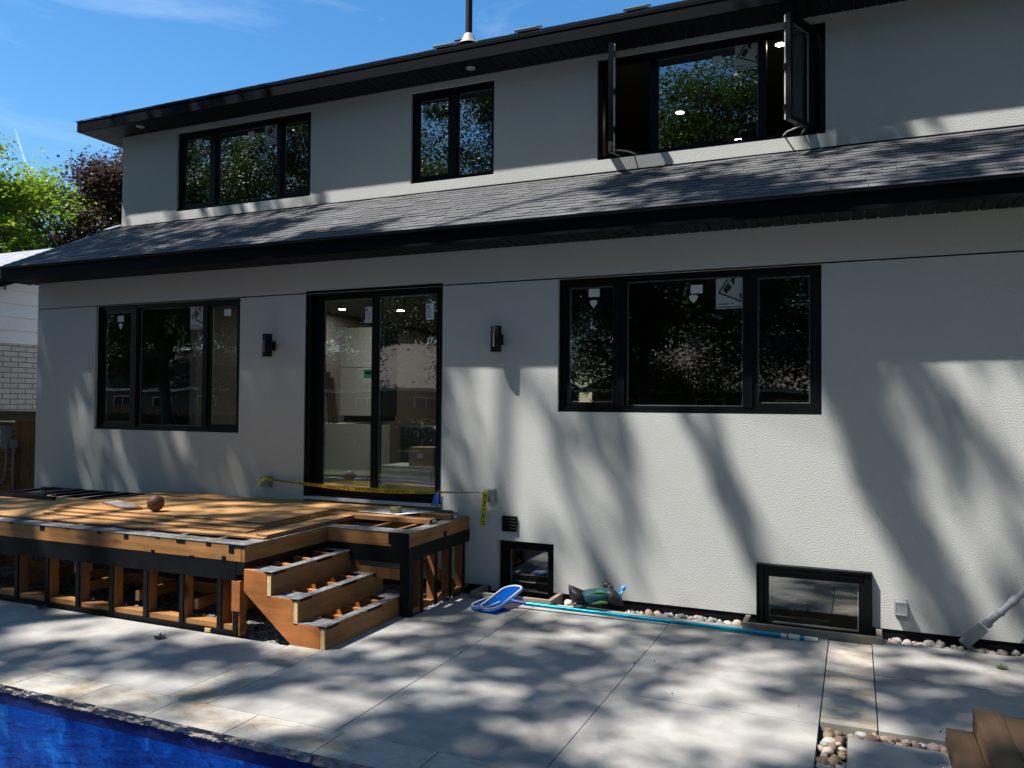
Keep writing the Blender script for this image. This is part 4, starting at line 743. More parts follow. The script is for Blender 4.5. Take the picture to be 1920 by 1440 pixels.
# black gravel under the deck
mb = MB(); nx, ny = 200, 72; gx0, gx1, gy0, gy1 = -9.6, RX-.005, FY+.022, -.01; vs = []
for j in range(ny+1):
    for i in range(nx+1):
        x, y = gx0+(gx1-gx0)*i/nx, gy0+(gy1-gy0)*j/ny
        h = -.045+max(0, (y+1.2))*.46*min(1, max(0, (-4.6-x)/.7))+.035*mnoise.noise(Vector((x*22, y*22, 0)))+.05*mnoise.noise(Vector((x*3, y*3, 4)))*min(1, max(.15, y+1.4))
        if x > -4.4: h = -.045+.014*mnoise.noise(Vector((x*26, y*26, 0)))
        vs.append((x, y, h))
mb.add(vs, [(j*(nx+1)+i, j*(nx+1)+i+1, (j+1)*(nx+1)+i+1, (j+1)*(nx+1)+i) for j in range(ny) for i in range(nx)], 0)
tag(mb.build('gravel', M['gravel']), 'black crushed gravel heaped under the deck', 'gravel', kind='stuff')

# ================================================================== PEBBLES
pm = []
for i in range(14):
    mb = MB(); sx, sy, sz = random.uniform(.85, 1.3), random.uniform(.75, 1.05), random.uniform(.6, .85); o_ = Vector((i*7.1, 3, 1))
    mb.sphere((0, 0, 0), 1, 14, 9, f=lambda d: 1+.34*mnoise.noise(d*1.4+o_)+.13*mnoise.noise(d*3.2+o_))
    mb.v = [(p[0]*sx, p[1]*sy, p[2]*sz) for p in mb.v]
    for mt in random.sample(STONE, 3):
        me_o = mb.build('river_stone', mt); pm.append(me_o.data); bpy.data.objects.remove(me_o)
def stone(x, y, z, r, label, group, pale=False):
    me = random.choice(pm)
    if pale:
        while me.materials[0] not in (STONE[0], STONE[1], STONE[5], STONE[2]): me = random.choice(pm)
    o = bpy.data.objects.new('river_stone', me); col.objects.link(o); o.location = (x, y, z); o.scale = (r, r, r); o.rotation_euler = (random.uniform(-.4, .4), random.uniform(-.4, .4), random.uniform(0, 6.28)); tag(o, label, 'stone', group)
placed = []
def scatter(x0, x1, y0, y1, n, r0, r1, label, group, zb=-.05, pale=False, tries=400):
    for _ in range(n):
        for _t in range(tries):
            r = random.uniform(r0, r1); x, y = random.uniform(x0+r*.7, x1-r*.7), random.uniform(y0+r*.7, y1-r*.7)
            if all((x-a)**2+(y-b_)**2 > (.82*(r+c))**2 for a, b_, c in placed): break
        else: return
        placed.append((x, y, r)); stone(x, y, zb+r*.72, r, label, group, pale)
L1, G_1 = 'pale rounded stone at the foot of the wall left of the wide basement window', 'stones along the wall between the basement windows'
scatter(-2.44, -2.28, -.19, -.03, 6, .022, .045, L1, G_1, pale=True); scatter(-1.86, -.86, -.21, -.02, 46, .018, .042, L1, G_1, pale=True)
scatter(.19, 1.6, -.21, -.02, 62, .018, .042, 'pale rounded stone at the foot of the wall near the grey pipe', 'stones along the wall at the right', pale=True)
L2, G_2 = 'rounded mixed colour river stone in the drain bed beside the beige stone strip', 'river stones in the drain bed'
scatter(-.185, -.05, -3.0, -2.075, 70, .020, .036, L2, G_2, zb=-.045); scatter(-.05, .62, -2.205, -2.07, 55, .019, .036, L2, G_2, zb=-.045)
# window-well timber curbs
def curb(name, xa, xb, yf, ybk, h, lab):
    t = thing(name, lab, 'timber curb', ((xa+xb)/2, yf, 0), 'timber curbs at the basement windows')
    mb = MB(); mb.box(xa, xb, yf, yf+.04, -.05, h); mb.build('front_board', M['weathered'], t, bevel=.004)
    for x in (xa+.0, xb-.04): mb = MB(); mb.box(x, x+.04, yf+.041, ybk, -.05, h); mb.build('side_board', M['weathered'], t, bevel=.004)
curb('timber_curb', -3.27, -2.47, -.335, -.01, .055, 'weathered timber curb round the sunken basement window, net leaning on it'); curb('timber_curb', -.84, .185, -.315, -.052, .05, 'weathered timber curb under the wide basement window')

# ================================================================== POOL GEAR
def rrect(c, ax, ay, hx, hy, rr, n=8):
    pts = []
    for sx, sy, a0 in ((1, 1, 0), (-1, 1, 90), (-1, -1, 180), (1, -1, 270)):
        for k in range(n+1):
            a = R(a0+90*k/n); pts.append(Vector(c)+Vector(ax)*(sx*(hx-rr)+rr*math.cos(a))+Vector(ay)*(sy*(hy-rr)+rr*math.sin(a)))
    return pts
def netthing(c, tilt, hx, hy, lab, rimm, handle=True):
    t = thing('pool_net', lab, 'pool net', c, 'pool skimmer nets')
    az = Vector((-.12, -.16, 1)).normalized() if tilt else Vector((0, 0, 1)); ay = Vector((.10, .99, .0)); ay = (ay-az*ay.dot(az)).normalized(); ax = ay.cross(az)
    loop = rrect(c, ax, ay, hx, hy, hx*.98)
    mb = MB(); mb.tube(loop, .0105, 8, closed=True); mb.build('net_frame', rimm, t)
    mb = MB(); inner = [Vector(c)+(p-Vector(c))*.97 for p in loop]; mid = [Vector(c)+(p-Vector(c))*.6-az*.022 for p in loop]; n = len(inner)
    mb.add(inner+mid+[Vector(c)-az*.028], [(i, (i+1) % n, n+(i+1) % n, n+i) for i in range(n)]+[(n+i, n+(i+1) % n, 2*n) for i in range(n)], 0, True); mb.build('net_mesh', M['net'], t)
    mb = MB(); out_ = [Vector(c)+(p-Vector(c))*1.05-az*.014 for p in loop]; mb.tube(out_, .008, 6, closed=True); mb.build('net_skirt', M['blueplastic'], t)
    return t
n1 = netthing((-2.885, -.47, .075), True, .098, .27, 'blue net with grey oval rim at the end of the turquoise pole', M['netrim'])
mb = MB(); mb.tube([(-2.79, -.50, .065), (-2.70, -.495, .055), (-2.60, -.49, .045)], .016, 12); mb.tube([(-2.80, -.58, .06), (-2.72, -.50, .056)], .009, 8); mb.build('handle', M['navyplastic'], n1)
netthing((-2.985, -.53, .034), False, .085, .20, 'second blue net half hidden under the net on the pole', M['netrim'])
mb = MB(); mb.add([(-2.98, -.75, .008), (-2.80, -.78, .006), (-2.74, -.60, .008), (-2.93, -.55, .02), (-2.98, -.75, .004), (-2.80, -.78, .002), (-2.74, -.60, .002), (-2.93, -.55, .002)], [(0, 1, 2, 3), (7, 6, 5, 4), (0, 4, 5, 1), (1, 5, 6, 2), (2, 6, 7, 3), (3, 7, 4, 0)]); mb.build('net_bag', M['net'], n1)
t = thing('telescopic_pole', 'long turquoise telescopic pool pole lying along the foot of the wall', 'pool pole', (-1.5, -.46, 0))
pa, pb = Vector((-2.66, -.492, .048)), Vector((-.50, -.445, .018)); L_ = pb-pa
mb = MB(); mb.tube([pa, pb], .0165, 16); mb.build('pole_tube', M['pole'], t)
d = L_.normalized(); mb = MB(); mb.tube([pb-d*.03, pb+d*.02, pb+d*.03, pb+d*.10, pb+d*.105], [.018, .018, .022, .022, .017], 16); mb.build('lock_collar', M['offwhite'], t)
mb = MB(); mb.tube([pb+d*.012, pb+d*.024], .0215, 16); mb.build('lock_ring', M['red'], t); mb = MB(); mb.tube([pb+d*.105, pb+d*.15], .0145, 14); mb.build('inner_tube', M['pole'], t)
mb = MB(); mb.tube([pb+d*.14, pb+d*.15, pb+d*.23, pb+d*.235], [.015, .0185, .0185, .016], 16); mb.build('grip', M['offwhite'], t)
# bag
t = thing('swim_bag', 'crumpled black teal and lime bag with a blue handle lying against the wall', 'bag', (-2.12, -.18, 0))
def loft(secs, seg=18, m=0, mb=None, wr=.0):
    """secs: centre, half width (horizontal-ish), half height, axis dir"""
    mb = mb or MB(); rings = []
    for i, (c, hw, hh, d) in enumerate(secs):
        d = Vector(d).normalized(); s_ = d.cross(Vector((0, 0, 1))).normalized(); u_ = s_.cross(d)
        rings.append([Vector(c)+s_*hw*math.cos(2*math.pi*k/seg)*(1+wr*mnoise.noise(Vector((i*1.3, k*.9, 2))))+u_*hh*math.sin(2*math.pi*k/seg)*(1+wr*mnoise.noise(Vector((i*1.1, k*1.2, 7)))) for k in range(seg)])
    vs = [p for r_ in rings for p in r_]; n = len(rings)
    mb.add(vs, [(i*seg+k, i*seg+(k+1) % seg, (i+1)*seg+(k+1) % seg, (i+1)*seg+k) for i in range(n-1) for k in range(seg)]+[tuple(range(seg))[::-1], tuple((n-1)*seg+k for k in range(seg))], m, True); return mb
ad = (.93, .28, .10)
loft([((-2.21, -.23, .085), .085, .065, ad), ((-2.14, -.215, .095), .085, .07, ad), ((-2.06, -.19, .105), .08, .072, ad), ((-1.99, -.17, .115), .072, .066, ad)], wr=.2).build('bag_body', M['bagteal'], t)
mb = loft([((-2.33, -.25, .14), .045, .055, ad), ((-2.28, -.255, .11), .085, .07, ad), ((-2.20, -.235, .085), .09, .068, ad)], wr=.5); mb = loft([((-2.27, -.30, .02), .05, .02, ad), ((-2.16, -.28, .03), .05, .03, ad)], mb=mb, wr=.3); mb.build('bag_skirt', M['bagblack'], t)
mb = loft([((-2.0, -.172, .112), .076, .07, ad), ((-1.95, -.155, .10), .07, .075, ad), ((-1.90, -.14, .075), .05, .055, ad), ((-1.87, -.13, .055), .02, .02, ad)], wr=.4); mb.sphere((-2.02, -.13, .19), .035, 12, 8); mb.sphere((-1.99, -.14, .175), .03, 12, 8); mb.build('bag_mouth', M['bagblack'], t)
mb = MB()
for i in range(12): mb.obox((-2.235+random.uniform(-.022, .022), -.298+random.uniform(-.01, .012), .10+random.uniform(-.025, .03)), (.9, .2, random.uniform(-.5, .5)), (0, 1, 0), (random.uniform(-.4, .4), 0, .9), .018, .004, .004)
mb.build('bag_print', M['lime'], t)
mb = MB(); mb.tube([(-2.13, -.277, .145), (-2.05, -.252, .155), (-1.98, -.225, .15)], [.004, .014, .006], 8); mb.tube([(-2.10, -.297, .06), (-2.03, -.277, .075), (-1.98, -.25, .07)], [.006, .015, .008], 8); mb.build('bag_stripe', M['baggreen'], t)
mb = MB(); mb.tube([(-1.90, -.13, .11), (-1.89, -.12, .15), (-1.87, -.11, .185), (-1.855, -.105, .19)], [.014, .017, .02, .012], 12); mb.build('blue_handle', M['blueplastic'], t); mb = MB(); mb.tube([(-1.885, -.14, .135), (-1.87, -.13, .155)], [.008, .012], 8); mb.build('lime_clip', M['lime'], t)

# ================================================================== COMPOSITE BOARDS (bottom right)
GB = 'brown composite boards stacked at the patio edge'
for nm, xa, xb, yb, n in (('left', .432, .562, -2.13, 4), ('middle', .566, .694, -2.05, 8), ('right', .698, .98, -2.04, 7)):
    for k in range(n):
        z = .001+.0248*k; e1, e2 = random.uniform(-.002, .002), random.uniform(-.006, .006)
        mb = MB(); r_ = .005; prof_ = [(xa+r_, z), (xb-r_, z), (xb-.001, z+.004), (xb-.001, z+.009), (xb-.006, z+.0105), (xb-.006, z+.0135), (xb-.001, z+.015), (xb-.001, z+.020), (xb-r_, z+.0243), (xa+r_, z+.0243), (xa+.001, z+.020), (xa+.001, z+.015), (xa+.006, z+.0135), (xa+.006, z+.0105), (xa+.001, z+.009), (xa+.001, z+.004)]
        mb.prism([(p[0]+e1, p[1]) for p in prof_][::-1], 'y', -3.7, yb+e2)
        lab = ('topmost' if k == n-1 else 'lower')+' brown composite board in the '+{'left': 'low left', 'middle': 'tall middle', 'right': 'wide right'}[nm]+' stack at the patio edge'
        mb.top('composite_board', M['composite'], lab, 'deck board', GB)
# leaves and litter
def leaf(x, y, z, s, m, lab, cat='leaf', grp=None, curl=.3):
    mb = MB(); pts = [(0, -1), (.35, -.55), (.9, -.6), (.6, -.1), (1, .35), (.45, .4), (0, 1.1), (-.45, .4), (-1, .35), (-.6, -.1), (-.9, -.6), (-.35, -.55)]; a = random.uniform(0, 6)
    vs = [(x+s*(p[0]*math.cos(a)-p[1]*math.sin(a)), y+s*(p[0]*math.sin(a)+p[1]*math.cos(a)), z+.004+s*curl*(p[0]**2+.5*abs(p[1]))*random.uniform(.6, 1.2)) for p in pts]+[(x, y, z+.004)]
    mb.add(vs, [(i, (i+1) % 12, 12) for i in range(12)]); mb.tube([(x, y, z+.006), (x-s*1.2*math.cos(a+.4), y-s*1.2*math.sin(a+.4), z+.006)], s*.04, 6)
    return mb.top('fallen_leaf', m, lab, cat, grp)
M['deadleaf'] = mat('dead_leaf', (.055, .04, .03), .8, .3, 30); M['greenleaf'] = mat('fallen_green', (.07, .11, .015), .6, .3, 30)
leaf(.92, -.56, .001, .045, M['greenleaf'], 'green leaf lying on the patio below the grey pipe'); leaf(-4.83, -2.45, .001, .055, M['deadleaf'], 'curled dark dead leaf on the patio in front of the deck', curl=.35); leaf(-6.44, -2.24, .001, .05, M['deadleaf'], 'dry brown leaf at the foot of the deck frame, far left', curl=.5)
for i in range(16):
    x, y = random.uniform(-3.2, 1.0), random.uniform(-3.1, -.6); mb = MB(); mb.sphere((x, y, .004), random.uniform(.003, .006), 6, 4); mb.top('debris_bit', M['white'] if i % 2 else M['deadleaf'], 'tiny pale speck of debris on the patio' if i % 2 else 'tiny dark speck of debris on the patio', 'debris', 'pale specks on the patio' if i % 2 else 'dark specks on the patio')

# ================================================================== LEFT NEIGHBOUR AND FENCE
nb = thing('neighbour_house', 'white sided bungalow with pale brick base and grey roof beyond the left corner', 'house', (-17, 4.5, 0))
NX = -12.0; nz_ = lambda y: 3.65+.386*(y-1)
mb = MB(); mb.box(-22, NX, -1, 10, -.1, 2.66); mb.build('brick_wall', M['whitebrick'], nb)
mb = MB(); z = 2.665
def nzr(y): return nz_(y) if y <= 4.5 else nz_(9-y)
while z < 4.9:
    h = .205; z2 = min(z+h, 4.95)
    ys_ = [y for y in (-1.0, 10.0)]
    a = max(-1.0, 1+(z2-3.65)/.386+.0) if z2 > nz_(-1) else -1.0; b_ = 9-a
    if b_-a > .1: mb.add([(NX+.045, a, z), (NX+.045, b_, z), (NX+.010, b_, z2), (NX+.010, a, z2), (NX-.05, a, z), (NX-.05, b_, z)], [(0, 1, 2, 3), (4, 5, 1, 0)])
    z = z2
mb.add([(NX, -1, 2.66), (NX, 10, 2.66), (NX, 10, nz_(-1)), (NX, 4.5, 4.98), (NX, -1, nz_(-1))], [(0, 1, 2, 3, 4)]); mb.build('siding_wall', M['siding'], nb)
mb = MB()
for ya, yb in ((-1.4, 4.5),):
    mb.add([(-23, ya, nz_(ya)), (NX+.25, ya, nz_(ya)), (NX+.25, yb, nz_(yb)), (-23, yb, nz_(yb))], [(0, 1, 2, 3)]); mb.add([(-23, ya, nz_(ya)-.12), (NX+.25, ya, nz_(ya)-.12), (NX+.25, yb, nz_(yb)-.12), (-23, yb, nz_(yb)-.12)], [(3, 2, 1, 0)], 1)
    mb.add([(NX+.25, ya, nz_(ya)-.12), (NX+.25, yb, nz_(yb)-.12), (NX+.25, yb, nz_(yb)), (NX+.25, ya, nz_(ya))], [(0, 1, 2, 3)], 1)
mb.add([(-23, 4.5, 5.0), (NX+.25, 4.5, 5.0), (NX+.25, 10.4, nz_(-1.4)), (-23, 10.4, nz_(-1.4))], [(0, 1, 2, 3)]); mb.build('roof', [M['greyroof'], M['fascia']], nb)
fe = thing('wood_fence', 'brown board fence with a cap rail between the two houses', 'fence', (-10.85, 1.0, 0))
mb = MB(); x = -11.98
mb.box(-11.98, -9.70, 1.0, 1.04, 1.485, 1.59); mb.box(-11.98, -9.7, .98, 1.06, 1.591, 1.625); mb.build('cap_rail', M['fencecap'], fe, bevel=.004)
mb = MB(); x = -11.47
while x < -9.8: mb.box(x, x+.135, 1.005+random.uniform(-.006, .006), 1.03, .0, 1.483); x += .142
mb.build('fence_board', M['fence'], fe, bevel=.003)
mb = MB(); zz = .05
while zz < 1.4: mb.box(-11.98, -11.475, 1.0, 1.025, zz, zz+.083); zz += .088
mb.build('slat_panel', M['lumberX'], fe, bevel=.002)
mb = MB(); mb.box(-11.52, -11.43, .985, 1.045, -.05, 1.484); mb.build('fence_post', M['fence'], fe)
t = thing('meter_cabinet', 'grey electrical cabinet with conduits on the fence at far left', 'electrical box', (-11.75, .93, .6))
mb = MB(); mb.box(-12.1, -11.56, .85, .985, 1.06, 1.40); mb.build('cabinet', M['greypvc'], t, bevel=.01); mb = MB(); mb.box(-12.06, -11.62, .838, .849, 1.10, 1.35); mb.build('cabinet_door', M['galv'], t, bevel=.006)
mb = MB(); mb.tube([(-11.62, .93, 1.06), (-11.62, .93, .9), (-11.63, .92, .62), (-11.75, .90, .5), (-11.95, .9, .46)], .022, 12); mb.build('conduit', M['greypvc'], t); mb = MB(); mb.tube([(-11.48, .94, .2), (-11.48, .94, 1.17)], .018, 12); mb.box(-11.515, -11.435, .905, .975, 1.08, 1.20); mb.build('conduit', M['greypvc'], t)

# ================================================================== TREES
LEAF = np.array([(0, 0), (.30, .12), (.52, .45), (.22, .52), (0, 1.0), (-.22, .52), (-.52, .45), (-.30, .12)])
def leaves_mesh(name, centers, size, mt, droop=.5, jit=.35):
    n = len(centers); c = np.asarray(centers, float)
    az = rng.uniform(0, 2*np.pi, n); tilt = rng.normal(0, .55, n)+.35
    u = np.stack([np.cos(az), np.sin(az), -np.sin(tilt)*droop*1.4], 1); u /= np.linalg.norm(u, axis=1)[:, None]
    r_ = rng.normal(size=(n, 3)); r_[:, 2] *= .35; s_ = np.cross(u, np.array([0, 0, 1.0])+.45*r_); s_ /= np.linalg.norm(s_, axis=1)[:, None]
    nr = np.cross(s_, u); sz = size*rng.uniform(1-jit, 1+jit, n)
    k = len(LEAF); P = c[:, None, :]+sz[:, None, None]*(LEAF[None, :, 0:1]*s_[:, None, :]+LEAF[None, :, 1:2]*u[:, None, :]-(.22*np.abs(LEAF[None, :, 0:1])+.12*LEAF[None, :, 1:2]**2)*nr[:, None, :])
    V = P.reshape(-1, 3)
    me = bpy.data.meshes.new(name); nv = n*k; tri = np.array([(0, 1, 2, 3), (0, 3, 4, 5), (0, 5, 6, 7)])
    F = (np.arange(n)[:, None, None]*k+tri[None]).reshape(-1, 4); nf = len(F)
    me.vertices.add(nv); me.vertices.foreach_set('co', V.ravel().astype(np.float32)); me.loops.add(nf*4); me.loops.foreach_set('vertex_index', F.ravel().astype(np.int32))
    me.polygons.add(nf); me.polygons.foreach_set('loop_start', np.arange(0, nf*4, 4, dtype=np.int32)); me.polygons.foreach_set('loop_total', np.full(nf, 4, dtype=np.int32)); me.materials.append(mt); me.update(calc_edges=True); me.validate()
    return me
def limb(mb, a, b_, r0, r1, seg=7, sag=.12, n=6):
    a, b_ = Vector(a), Vector(b_); d = b_-a; o_ = Vector((random.uniform(-1, 1), random.uniform(-1, 1), random.uniform(.2, 1)))*d.length*sag
    pts = [a+d*k/n+o_*math.sin(math.pi*k/n)+Vector((random.uniform(-1, 1), random.uniform(-1, 1), random.uniform(-1, 1)))*d.length*.015*(0 < k < n) for k in range(n+1)]
    mb.tube(pts, [r0+(r1-r0)*k/n for k in range(n+1)], seg, caps=False); return pts
def tree(name, label, base, H, cr, leafm, nclus, per, lsize, z0=.3, group=None, clus_r=.55, trunk_r=.22, gapf=.42):
    t = thing(name, label, 'tree', base, group); bx, by, bz = base
    cl = []
    tries = 0
    while len(cl) < nclus and tries < nclus*60:
        tries += 1
        p = rng.uniform(-1, 1, 3); r_ = np.linalg.norm(p)
        if r_ > 1 or r_ < .35: continue
        zc = bz+H*(z0+(1-z0)*(p[2]*.5+.5)); q = np.array([bx+p[0]*cr, by+p[1]*cr, zc])
        g_ = mnoise.fractal(Vector(q*gapf)+Vector((bx, by, 0)), .8, 2, 3)
        if g_ < -.16+.12*(r_ > .8): continue
        cl.append(q)
    cl = np.array(cl); cen = []
    for q in cl:
        rr = clus_r*rng.uniform(.6, 1.25); pts = rng.normal(size=(per, 3))*np.array([rr*.55, rr*.55, rr*.33])+q; cen.append(pts)
    cen = np.concatenate(cen)-np.array(base)
    me = leaves_mesh('crown', cen, lsize, leafm); o = bpy.data.objects.new('crown', me); col.objects.link(o); o.parent = t
    mb = MB(); top = Vector((bx+random.uniform(-.4, .4), by+random.uniform(-.4, .4), bz+H*.62)); tp_ = limb(mb, (bx, by, bz-.2), top, trunk_r, trunk_r*.4, 12, .04, 10)
    hubs = []
    for k in range(11):
        q = Vector(cl[rng.integers(len(cl))]); s_ = tp_[random.randint(3, 9)]
        e_ = s_.lerp(q, .85); pts = limb(mb, s_, e_, trunk_r*.38, trunk_r*.1, 7, .1); hubs += pts[2:]
    for q in cl[::2]:
        q = Vector(q); h = min(hubs, key=lambda p: (p-q).length)
        if (h-q).length < 3.2: limb(mb, h, q, .028, .008, 4, .08, 3)
    mb.build('trunk', M['bark'], t)
    return t
def place(t, x, y, z, rot, s, label, group):
    r_ = dup(t); r_.location = (x, y, z); r_.rotation_euler = (0, 0, rot); r_.scale = (s, s, s); tag(r_, label, None, group); return r_
gt = tree('maple_tree', 'bright green leafy tree behind the neighbouring roof at far left', (-24.2, 6.9, -.1), 9.7, 4.4, M['leafbright'], 520, 330, .10, z0=.20, clus_r=.72)
pt = tree('purple_tree', 'purple leaved tree rising behind the left end of the house', (-20.7, 12.0, -.1), 11.1, 2.7, M['leafpurple'], 420, 330, .095, z0=.15, clus_r=.65)

# ---- tall canopy over the yard which throws the dappled shade
def shade(a, b_):
    n = mnoise.noise(Vector((a*.9, b_*.55, 1.7)))
    if b_ > 7.70:
        x = a+1.5625
        return .50+.3*n if x < -6.2 else (0.0 if x < -.35 else (.8 if x < .35 else 0.02))
    if b_ > 2.19:
        y = (b_-3.65)/3.30; x = a+1.25*y
        if x < -5.9: return .62+.5*n
        if x < -2.4: return .75 if (y < .05 and -5.3 < x < -4.2) else (0.0)
        return .60+.6*n
    if b_ > 0:
        if a < -3.9:
            for c, hw in ((-9.05, .2), (-6.45, .16), (-5.2, .09)):
                if abs(a-c-.41*(1.0-b_)) < hw and b_ < 1.35: return .25
            return .96
        if a < -2.95 and b_ < 1.0: return .88
        if a < -2.35: return .52+.7*n
        if a < -1.75: return .55
        for c, hw in ((-.95, .08), (.36, .20), (1.02, .22)):
            if abs(a-c-.41*(1.0-b_)) < hw: return .72
        return .05
    y = b_/2.80; x = a+1.25*y
    xd = a+1.25*(b_-.7)/2.80
    if xd < -3.4 and -6.6 < b_: return .08+.25*n if b_ < -5.2 and xd > -6.9 else .40+.8*n
    return .52+.85*n
def lit(a, b_):
    # gaps of the crown through which the sun falls freely
    j = .22*mnoise.noise(Vector((a*1.7, b_*.9, 5)))
    if b_ > 7.2+.5*j and b_ < 10.5:
        x = a+1.25*min(YU, (b_-3.65)/3.30)
        return -6.1+j < x < -.45+j or x > .45+j
    if 2.3 < b_ < 10:
        x = a+1.25*(b_-3.65)/3.30
        return -5.7+2*j < x < -2.3+2*j and not (b_ < 3.7+j*2 and -5.3 < x < -4.2)
    if -.2 < b_ <= 2.3 and -1.75+j < a < 1.6:
        return not any(abs(a-c-.41*(1.0-b_)) < hw+.3*j for c, hw in ((-.95, .08), (.36, .20), (1.02, .22)))
    if -6.35 < b_ < -5.25 and -4.1+2*j < a < -.75:      # sun on the stair side and the rim board
        return j > -.09
    return False
clA, clB = [], []
NC = 2300; TAU = 3.2
for _ in range(NC):
    a, b_ = rng.uniform(-12.5, 7.5), rng.uniform(-13.5, 9.0)
    dens = shade(a, b_); dens = min(.985, max(0, dens))
    if rng.uniform() > min(1, -math.log(1-dens)/TAU): continue
    z = rng.uniform(11.5, 16.5); y = (b_-z)/2.80; x = a+1.25*y
    (clA if a < -2.5 else clB).append(np.array((x, y, z)))
# part of the crown which shades only the pool and the lawn
for _ in range(420):
    a, b_ = rng.uniform(-16, 8), rng.uniform(-28, -17.5); z = rng.uniform(12, 18); y = (b_-z)/2.80; x = a+1.25*y
    (clA if a < -2.5 else clB).append(np.array((x, y, z)))
def canopy(name, label, base, cl, trunk_r, H):
    t = thing(name, label, 'tree', base); cl = np.array(cl); cen = []
    for q in cl:
        ang = math.atan2(SUN.y, SUN.x)+rng.normal(0, .38); l1, l2 = rng.uniform(.26, .52), rng.uniform(.075, .16); p = rng.normal(size=(44, 3))*np.array([l1, l2, .11]); p[:, 2] -= .12*np.abs(p[:, 0])
        cs, sn = np.cos(ang), np.sin(ang); cen.append(np.stack([p[:, 0]*cs-p[:, 1]*sn, p[:, 0]*sn+p[:, 1]*cs, p[:, 2]], 1)+q)
    cen = np.concatenate(cen); keep = [not lit(p[0]-1.25*p[1], p[2]+2.80*p[1]) for p in cen]; cen = cen[np.array(keep)]-np.array(base)
    o = bpy.data.objects.new('crown', leaves_mesh('crown', cen, .155, M['leaf'])); col.objects.link(o); o.parent = t
    mb = MB(); tops = limb(mb, (base[0], base[1], base[2]-.3), (base[0]+.8, base[1]+1.2, H), trunk_r, trunk_r*.55, 14, .03, 10)
    bins = {}
    for q in cl: bins.setdefault((round(q[0]/3.2), round(q[1]/2.6)), []).append(q)
    for k, qs in bins.items():
        if len(qs) < 6: continue
        c = Vector(np.mean(qs, axis=0)); c.z -= .5; s_ = tops[random.randint(8, 10)]; pts = limb(mb, s_, c, .10, .03, 8, .05, 8)
        for q in qs[::2]: limb(mb, pts[random.randint(6, 8)], Vector(q), .02, .007, 4, .08, 3)
    mb.build('trunk', M['bark'], t); return t
canopy('maple_tree', 'tall spreading tree at the left of the pool whose crown shades the deck', (-13.0, -8.5, -.12), clA, .33, 13.5)
canopy('maple_tree', 'tall spreading tree behind the camera whose crown dapples the patio', (4.5, -12.0, -.12), clB, .30, 13.5)

# ---- the gardens behind the camera, seen mirrored in the windows, and unseen shade trees added at right
bt1 = tree('garden_tree', 'dark leafy garden tree, mirrored in the windows or added unseen at right for shade', (-12.0, -17.5, -.12), 15.0, 4.9, M['leafdark'], 330, 300, .108, z0=.12, clus_r=.85, trunk_r=.26, gapf=.24)
GT = 'trees in the garden behind the pool'; tag(bt1, None, None, GT)
for i, (x, y, s, rz) in enumerate(((-21.5, -19.5, 1.05, 1.1), (-3.2, -19.0, .98, 2.3), (-30.5, -21.5, 1.1, 3.9), (5.5, -19.5, 1.0, 5.0), (-16.5, -33.5, 1.15, .6), (-7.5, -36.0, 1.2, 4.4), (-39, -27, 1.15, 2.9), (-26, -37, 1.2, 5.6), (13, -26, 1.1, 1.6), (-7.6, -23.5, .95, 3.1), (-27, -24.5, 1.0, 5.2), (-2, -42, 1.1, .4), (-11, -43, 1.05, 1.4), (-20, -42.5, 1.1, 2.2), (-31, -41, 1.1, 3.3), (-42, -40, 1.15, 4.1), (8, -40, 1.1, 5.9), (-52, -38, 1.2, 1.9), (10.5, -7.5, 1.0, 2.6), (14.5, -13.5, 1.1, .9), (10.0, -.5, .9, 4.0))):  # the last ones, unseen at right, are added to cut skylight on the walls
    place(bt1, x, y, -.12, rz, s, 'dark leafy garden tree, mirrored in the windows or added unseen at right for shade', GT)
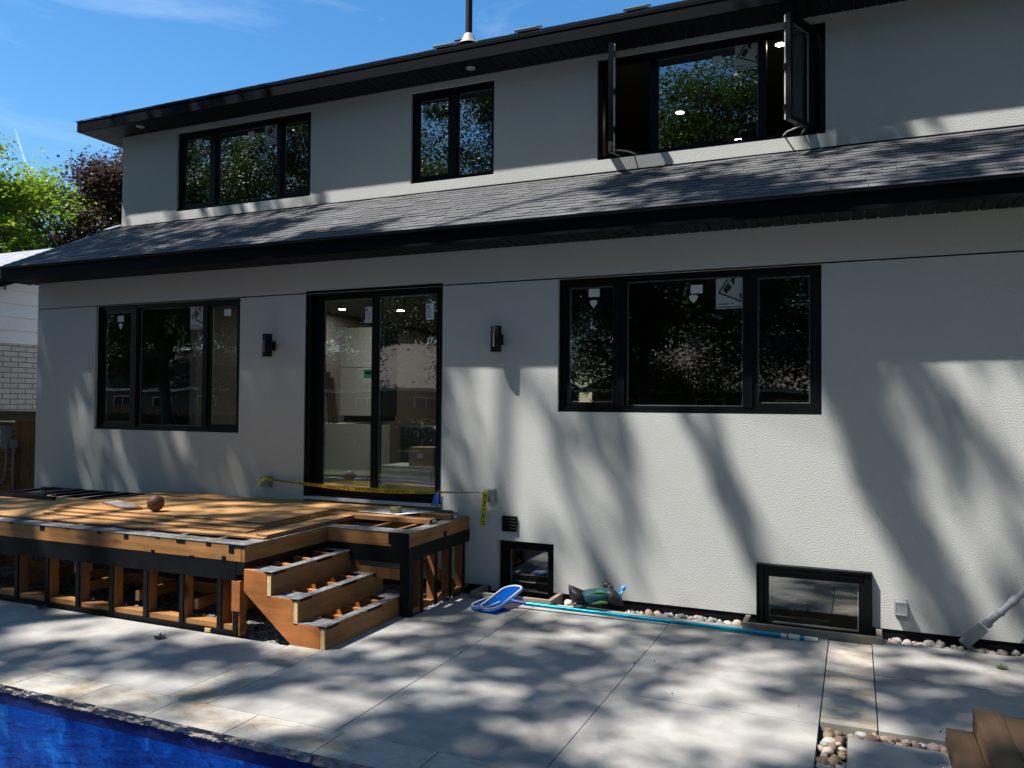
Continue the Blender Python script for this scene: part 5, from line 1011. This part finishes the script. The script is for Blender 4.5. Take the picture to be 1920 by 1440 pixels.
def bungalow(x0, x1, y0, y1, ez, rz, lab):
    t = thing('bungalow', lab, 'house', ((x0+x1)/2, (y0+y1)/2, 0), 'bungalows behind the garden')
    mb = MB(); mb.box(x0, x1, y0, y1, -.1, ez); mb.build('wall', M['brownbrick'], t)
    mb = MB(); o = .5; h = (y1-y0)/2+o; a, b_, c, d = x0-o, x1+o, y0-o, y1+o; ym = (c+d)/2; e = ez-.02
    r1, r2 = (a+h, ym, rz), (b_-h, ym, rz)
    mb.add([(a, d, e), (b_, d, e), r2, r1], [(3, 2, 1, 0)]); mb.add([(a, c, e), (b_, c, e), r2, r1], [(0, 1, 2, 3)]); mb.add([(a, c, e), (a, d, e), r1], [(2, 1, 0)]); mb.add([(b_, c, e), (b_, d, e), r2], [(0, 1, 2)])
    mb.add([(a, c, e), (b_, c, e), (b_, d, e), (a, d, e)], [(3, 2, 1, 0)], 1); mb.build('roof', [M['brownroof'], M['fascia']], t)
    mb = MB(); mb.box(a, b_, d-.02, d+.02, e-.14, e-.001); mb.build('fascia', M['white'], t)
    n = int((x1-x0)/3.2)
    for k in range(n):
        xx = x0+1.2+3.2*k; mb = MB(); mb.box(xx, xx+1.3, y1+.002, y1+.03, .95, 2.05, 1); mb.box(xx+.06, xx+.62, y1+.031, y1+.036, 1.01, 1.99, 0); mb.box(xx+.68, xx+1.24, y1+.031, y1+.036, 1.01, 1.99, 0); mb.build('window', [M['lampblack'], M['offwhite']], t)
bungalow(-26.5, -13.5, -33, -25, 2.45, 4.9, 'brown brick bungalow straight behind the pool, mirrored in the glass door'); bungalow(-10.5, 1.5, -34, -26, 2.45, 5.0, 'brown brick bungalow behind the camera, mirrored in the right window'); bungalow(-44, -31, -34, -26, 2.5, 4.9, 'brown brick bungalow far left of the pool, mirrored in the left window')
t = thing('garden_fence', 'dark board fence at the back of the garden, mirrored in the windows', 'fence', (-15, -22.6, 0)); mb = MB(); x = -48
while x < 14: mb.box(x, x+.145, -22.62+random.uniform(-.004, .004), -22.58, -.1, 1.5+random.uniform(-.01, .01)); x += .15
mb.build('fence_board', M['fence'], t); mb = MB(); mb.box(-48, 14, -22.66, -22.54, 1.515, 1.55); mb.build('cap_rail', M['fencecap'], t)
t = thing('garden_hedge', 'green hedge in front of the back garden fence', 'hedge', (-15, -21.9, -.12))
hc = np.stack([rng.uniform(-33, 18, 9000), rng.normal(0, .35, 9000), rng.uniform(.05, 1.25, 9000)], 1); o = bpy.data.objects.new('hedge_leaves', leaves_mesh('hedge_leaves', hc, .2, M['leafdark'])); col.objects.link(o); o.parent = t; mb = MB()
for k in range(60): limb(mb, (-48+.85*k, -21.9, -.2), (-48+.85*k, -21.9, .9), .03, .01, 5, .1, 3)
mb.build('hedge_stem', M['bark'], t)

# ================================================================== CONTRAIL
def skyp(px, py, D):
    v = r3*((px-960)/1484.5)+u3*(-(py-720)/1484.5)+fw; return Vector((0, CAMY, CAMZ))+v.normalized()*D
mb = MB(); A, B = skyp(28, 243, 1800), skyp(66, 362, 1800); n = 24
mb.tube([A.lerp(B, k/n) for k in range(n+1)], [.5+1.1*math.sin(math.pi*(.08+.84*k/n))+.8*k/n for k in range(n+1)], 8)
mb.top('contrail', M['contrail'], 'thin white vapour trail slanting in the blue sky above the green tree', 'vapour trail')
